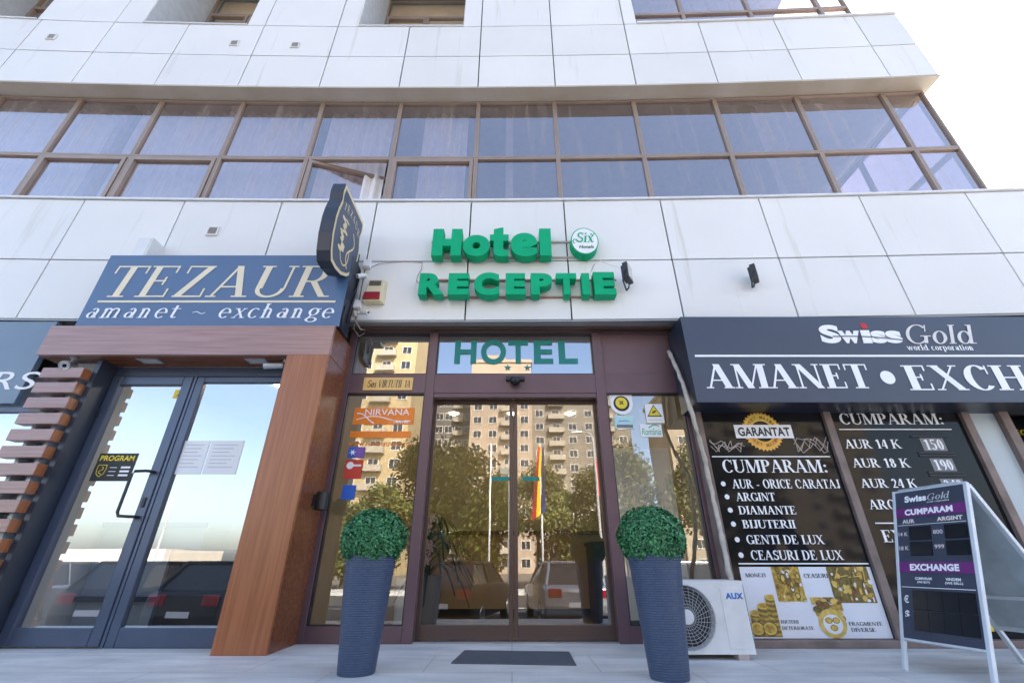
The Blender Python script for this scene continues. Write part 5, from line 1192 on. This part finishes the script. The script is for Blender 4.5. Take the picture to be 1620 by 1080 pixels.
# ------------------------------------------------------------ the street behind the camera (seen in the glass)
MIR = 4.765
def mir(px, py, Yv): x, z = at(px, py, Yv); return x, 2 * MIR - Yv, z
GZ = -1.0
def block(name, label, x0, x1, y, ztop, wm, cols, seed, balc=()):
    t = thing(name, label, 'building', ((x0 + x1) / 2, y, GZ))
    b = MB(); b.box(x0, x1, y - 12, y, GZ, ztop); b.box(x0 - .25, x1 + .25, y - 12.2, y + .25, ztop, ztop + .7); b.build('wall', wm, t)
    b = MB(); b.box(x0 + 3, x0 + 7, y - 8, y - 3, ztop + .7, ztop + 3.2); b.build('roof_house', wm, t)
    n = int((ztop - GZ) / 2.85); cw = (x1 - x0) / cols; src = None
    m1 = MB(); m1.ring(-.85, .85, -.75, .75, .09, -.02, .06); m1.box(-.03, .03, -.02, .05, -.66, .66)
    for i in range(cols):
        for f in range(n):
            cx_, cz_ = x0 + cw * (i + .5), GZ + 1.6 + f * 2.85
            if i in balc:
                bb = MB(); bb.box(cx_ - cw * .48, cx_ + cw * .48, y + .003, y + 1.1, cz_ - 1.35, cz_ - .35) if f else None
                if f: bb.build('balcony', BALM, t)
            if src is None:
                fr = MB(); fr.v = [(v[0] + cx_, y + .03 + v[1], v[2] + cz_) for v in m1.v]; fr.f = m1.f; fr.m = m1.m; src = fr.build('window', M['plastic_w'], t)
                p = MB(); p.quad((cx_ - .76, y + .02, cz_ - .66), (cx_ + .76, y + .02, cz_ - .66), (cx_ + .76, y + .02, cz_ + .66), (cx_ - .76, y + .02, cz_ + .66)); sp = p.build('pane', FARG, src); c0 = Vector((cx_, 0, cz_))
            else:
                o = src.copy(); COL.objects.link(o); o.parent = t; o.location = Vector((cx_, 0, cz_)) - c0
                if i in balc: o.location.y += 0.0
                q = sp.copy(); COL.objects.link(q); q.parent = o
    return t
FARG = mat('far_window_glass', (.03, .035, .045), .08, var=.3)
BALM = mat('balcony_front', (.42, .37, .30), .8, var=.2)
YB_ = 85; yb = 2 * MIR - YB_
xb = lambda px: at(px, 690, YB_)[0]
zt = at(812, 574, YB_)[1]; zl = at(812, 604, YB_)[1]
block('apartment_block', 'peach apartment block opposite the hotel, reflected between the doors', xb(742), xb(842), yb, zt, mat('peach_render', (.40, .315, .235), .9, var=.15, scale=.3), 4, 1, (2,))
block('apartment_block', 'grey beige apartment block opposite, reflected in the right sliding door', xb(842.5), xb(1010), yb - 5, zl, mat('grey_beige_render', (.24, .21, .17), .9, var=.2, scale=.3), 6, 2, (1, 4))
block('apartment_block', 'dark grey apartment block opposite, reflected in the left sliding door', xb(675), xb(741.5), yb - 7, zl, mat('dark_render', (.15, .14, .13), .9, var=.2, scale=.3), 4, 3, (2,))
block('apartment_block', 'yellow apartment block opposite, reflected in the left sidelight', xb(535), xb(672), yb + 14, zt + 6, mat('yellow_render', (.46, .36, .20), .9, var=.15, scale=.3), 5, 4, (3,))
block('apartment_block', 'low cream block opposite, reflected in the right shop window', xb(1040), xb(1330), yb + 6, zt - 9, mat('cream_render', (.40, .33, .24), .9, var=.2, scale=.3), 7, 5, (2, 5))

BARK = mat('bark', (.09, .065, .045), .9, var=.4, scale=8)
LFS = [[mat('tree_leaf_olive', (.115, .13, .022), .6, var=.3), mat('tree_leaf_deep', (.055, .07, .014), .6, var=.3), mat('tree_leaf_gold', (.16, .165, .03), .6, var=.3)],
       [mat('tree_leaf_brown', (.115, .10, .025), .6, var=.3), mat('tree_leaf_umber', (.055, .055, .015), .6, var=.3), mat('tree_leaf_moss', (.09, .105, .02), .6, var=.3)]]
def tree_proto(kind, seed, x, y, label, h):
    rg = random.Random(seed)
    t = thing('street_tree', label, 'tree', (x, y, GZ), 'street trees opposite the hotel')
    b = MB(); b.tube([(x, y, GZ), (x + .05, y, GZ + h * .25), (x - .1, y, GZ + h * .55), (x, y, GZ + h * .85)], [.2, .15, .10, .03], 8)
    cl = []
    for k in range(17):
        a = rg.uniform(0, 6.28); r = rg.uniform(.12, .42) * h; zz = rg.uniform(.22, .9) * h; q = 1 - abs(zz / h - .6) * 1.3
        c = (x + math.cos(a) * r * q, y + math.sin(a) * r * q, GZ + zz); cl.append(c); b.tube([(x, y, GZ + zz * .7), ((x + c[0]) / 2, (y + c[1]) / 2, GZ + zz * .86), c], [.06, .04, .015], 5)
    b.build('trunk', BARK, t)
    b = MB()
    for c in cl:
        R_ = rg.uniform(.10, .17) * h
        for i in range(520):
            d = Vector((rg.gauss(0, 1), rg.gauss(0, 1), rg.gauss(0, .8))).normalized() * R_ * rg.uniform(.35, 1.08); p = Vector(c) + d
            t1 = Vector((rg.gauss(0, 1), rg.gauss(0, 1), rg.gauss(0, 1))).normalized(); t2 = t1.orthogonal().normalized(); L = rg.uniform(.10, .20)
            b.mi = rg.choice([0, 0, 1, 2]); b.quad(tuple(p - t1 * L), tuple(p + t2 * L * .6), tuple(p + t1 * L), tuple(p - t2 * L * .6))
    b.build('crown', LFS[kind], t)
    return t
YT = 31
def tree_at(px, py, Yv): x, y, z = mir(px, py, Yv); return x, y, z - GZ
x, y, h = tree_at(690, 690, YT); ta = tree_proto(1, 21, x, y, 'brown leaved street tree reflected in the left sliding door', h)
x, y, h = tree_at(745, 745, YT - 3); tb = tree_proto(0, 22, x, y, 'olive green street tree reflected beside the brown tree', h)
for px, lb, src, dy in ((905, 'olive street tree reflected in the right sliding door', 0, 3), (625, 'yellow green street tree reflected in the left sidelight', 0, 0), (985, 'brown tinged street tree reflected in the right sidelight', 1, 2), (1130, 'brown street tree reflected low in the right shop window', 1, 1), (850, 'dark street tree reflected behind the flag', 1, 8), (560, 'green street tree at the end of the row opposite', 0, 5)):
    x, y, _ = mir(px, 800, YT + dy); dup((tb if src == 0 else ta), (x, y, GZ), px * .7, lb)

# flag poles and lamps
def pole_thing(name, label, cat, px, pyt, Yv, flag=None):
    x, y, z = mir(px, pyt, Yv); t = thing(name, label, cat, (x, y, GZ), 'white poles beyond the road')
    b = MB(); b.tube([(x, y, GZ), (x, y, (GZ + z) / 2), (x, y, z)], [.05, .045, .03], 10); b.build('pole', M['plastic_w'], t, smooth=True)
    if flag:
        b = MB(); n = 10; h = (z - GZ) * .48
        for mi in range(len(flag)):
            b.mi = mi; w0, w1 = mi / len(flag), (mi + 1) / len(flag)
            for k in range(n):
                def P(u, s): fold = .06 * math.sin(u * 9 + s * 3); return (x + .16 - (.62 * u) * (.40 + .60 * s), y + .10 + fold * 1.4, z - .15 - h * s * (.88 + .12 * u))
                b.quad(P(w0, k / n), P(w1, k / n), P(w1, (k + 1) / n), P(w0, (k + 1) / n))
        b.build('flag', flag, t)
    return t
FY = [mat('flag_red', (.5, .02, .02), .7), mat('flag_yellow', (.75, .45, .0), .7), mat('flag_blue', (.01, .03, .2), .7)]
pole_thing('flag_pole', 'white flag pole with a drooping blue yellow and red flag', 'flag pole', 854, 700, 20, FY[::-1])
pole_thing('flag_pole', 'bare white flag pole reflected in the left sliding door', 'flag pole', 777, 700, 20)
pole_thing('flag_pole', 'bare white flag pole reflected where the sliding doors meet', 'flag pole', 806, 705, 20)
def lamp_post(label, px, pyt, Yv, banner=False):
    x, y, z = mir(px, pyt, Yv); t = thing('street_lamp', label, 'street lamp', (x, y, GZ), 'street lamps')
    b = MB(); b.tube([(x, y, GZ), (x, y, z - .5), (x - .1, y, z - .1), (x - .4, y, z), (x - .7, y, z)], [.08, .06, .05, .04, .035], 8); b.build('pole', mat('lamp_pole_grey', (.45, .45, .45), .5), t)
    b = MB(); b.hexa([(x - 1.2, y - .12, z - .06), (x - .6, y - .12, z - .04), (x - .6, y + .12, z - .04), (x - 1.2, y + .12, z - .06), (x - 1.15, y - .06, z + .04), (x - .6, y - .08, z + .06), (x - .6, y + .08, z + .06), (x - 1.15, y + .06, z + .04)]); b.build('lamp_head', M['plastic_w'], t)
    if banner: b = MB(); b.box(x + .05, x + .40, y + .0, y + .02, z - 3.4, z - 1.5); b.build('banner', FY[0], t)
lamp_post('street lamp with a red banner reflected in the right sliding door', 938, 682, 24, True)
lamp_post('street lamp reflected in the right pane of the wood portal', 283, 790, 30)

# parked cars
def car_proto(label, x, y, paint):
    t = thing('parked_car', label, 'car', (x, y, GZ), 'cars parked below the terrace'); t.scale = (1.06, 1.04, 1.10)
    W2 = .89
    def P(px, pz, d, k=0): return (x + d, y + px, GZ + pz)
    prof = [(-2.15, .35), (-2.2, .62), (-2.1, .86), (-1.15, .98), (-.5, 1.02), (1.9, 1.02), (2.15, .92), (2.2, .55), (2.12, .33), (1.75, .26), (-1.8, .26)]
    b = MB(); b.prism(prof, P, -W2, W2); b.build('body', paint, t, bevel=.07)
    b = MB(); lo = [(-1.1, .97), (1.95, .97)]; hi = [(-.35, 1.50), (1.55, 1.50)]
    b.hexa([(x - .80, y - 1.1, GZ + .97), (x + .80, y - 1.1, GZ + .97), (x + .80, y + 1.98, GZ + .97), (x - .80, y + 1.98, GZ + .97), (x - .62, y - .35, GZ + 1.48), (x + .62, y - .35, GZ + 1.48), (x + .62, y + 1.55, GZ + 1.48), (x - .62, y + 1.55, GZ + 1.48)]); b.build('windows', FARG, t, bevel=.03)
    b = MB(); b.box(x - .64, x + .64, y - .38, y + 1.58, GZ + 1.47, GZ + 1.54)
    for sx_ in (-1, 1):
        b.tube([(x + sx_ * .80, y - 1.1, GZ + .98), (x + sx_ * .63, y - .35, GZ + 1.5)], .035, 6); b.tube([(x + sx_ * .80, y + 1.98, GZ + .98), (x + sx_ * .63, y + 1.55, GZ + 1.5)], .045, 6); b.tube([(x + sx_ * .81, y + .5, GZ + .98), (x + sx_ * .64, y + .55, GZ + 1.5)], .03, 6)
    b.build('roof', paint, t, bevel=.02)
    for wx in (-1, 1):
        for wy in (-1.35, 1.35):
            f = lambda p: (x + wx * (.80 + p[2]), y + wy + p[0], GZ + .33 + p[1])
            b = MB(); b.lathe([(.2, -.1), (.33, -.09), (.33, .09), (.2, .1)], (0, 0, 0), 24, f); w_ = b.build('wheel', M['black_p'], t)
            b = MB(); b.lathe([(.21, .09), (.2, .115), (.05, .10)], (0, 0, 0), 16, f); b.build('rim', M['chrome'], w_)
    for wx in (-.62, .62):
        b = MB(); b.box(x + wx - .2, x + wx + .2, y - 2.19, y - 2.08, GZ + .66, GZ + .80); b.build('headlight', M['lampface'], t, bevel=.02)
        b = MB(); b.box(x + wx - .16, x + wx + .2, y + 2.10, y + 2.19, GZ + .72, GZ + .92); b.build('tail_light', M['red_p'], t, bevel=.02)
    b = MB(); b.box(x - .26, x + .26, y + 2.195, y + 2.21, GZ + .52, GZ + .63); b.build('number_plate', M['paper'], t)
    return t
PA = mat('dark_car_paint', (.010, .011, .016), .3, spec=.3); PB = mat('silver_car_paint', (.45, .47, .5), .25, .5, coat=.8)
ca = car_proto('dark car reflected in the right pane of the wood portal', -9.7, -4.9, PA)
cb = car_proto('silver car reflected in the left glass door of the portal', -13.4, -5.6, PB)
for sr, xx, yy, rz, lb in ((ca, -1.4, -6.0, .25, 'dark car reflected in the left sliding door'), (cb, 1.6, -6.4, -.1, 'silver car reflected in the right sliding door'), (ca, -7.1, -4.5, .12, 'dark car parked askew beside the one reflected in the portal pane'), (cb, 5.2, -6.0, 0, 'silver car parked opposite the right shop'), (ca, 8.4, -5.8, 0, 'dark car parked last in the row opposite the right shop')):
    dup(sr, (xx, yy, GZ), rz, lb)

t = thing('low_shop_building', 'low cream shop building with a red band, reflected in the left glass door', 'building', (-30, -40, GZ))
xa, ya, za = mir(-260, 868, 50); xb2, _, _ = mir(268, 868, 50)
b = MB(); b.box(xa, xb2, ya - 10, ya, GZ, za); b.build('wall', mat('cream_wall', (.60, .56, .48), .9, var=.15, scale=.4), t)
b = MB(); b.box(xa, xb2, ya + .003, ya + .12, za - 2.6, za - 2.1); b.build('red_band', FY[0], t)
b = MB()
for k in range(7):
    x = xa + (xb2 - xa) * (k + .5) / 7; b.box(x - 2.2, x + 2.2, ya + .003, ya + .06, GZ + .4, za - 3.0)
b.build('shop_glazing', FARG, t); t.location = (0, 0, 0)
for c in t.children:
    for v in c.data.vertices: v.co += Vector((-30, -40, GZ))
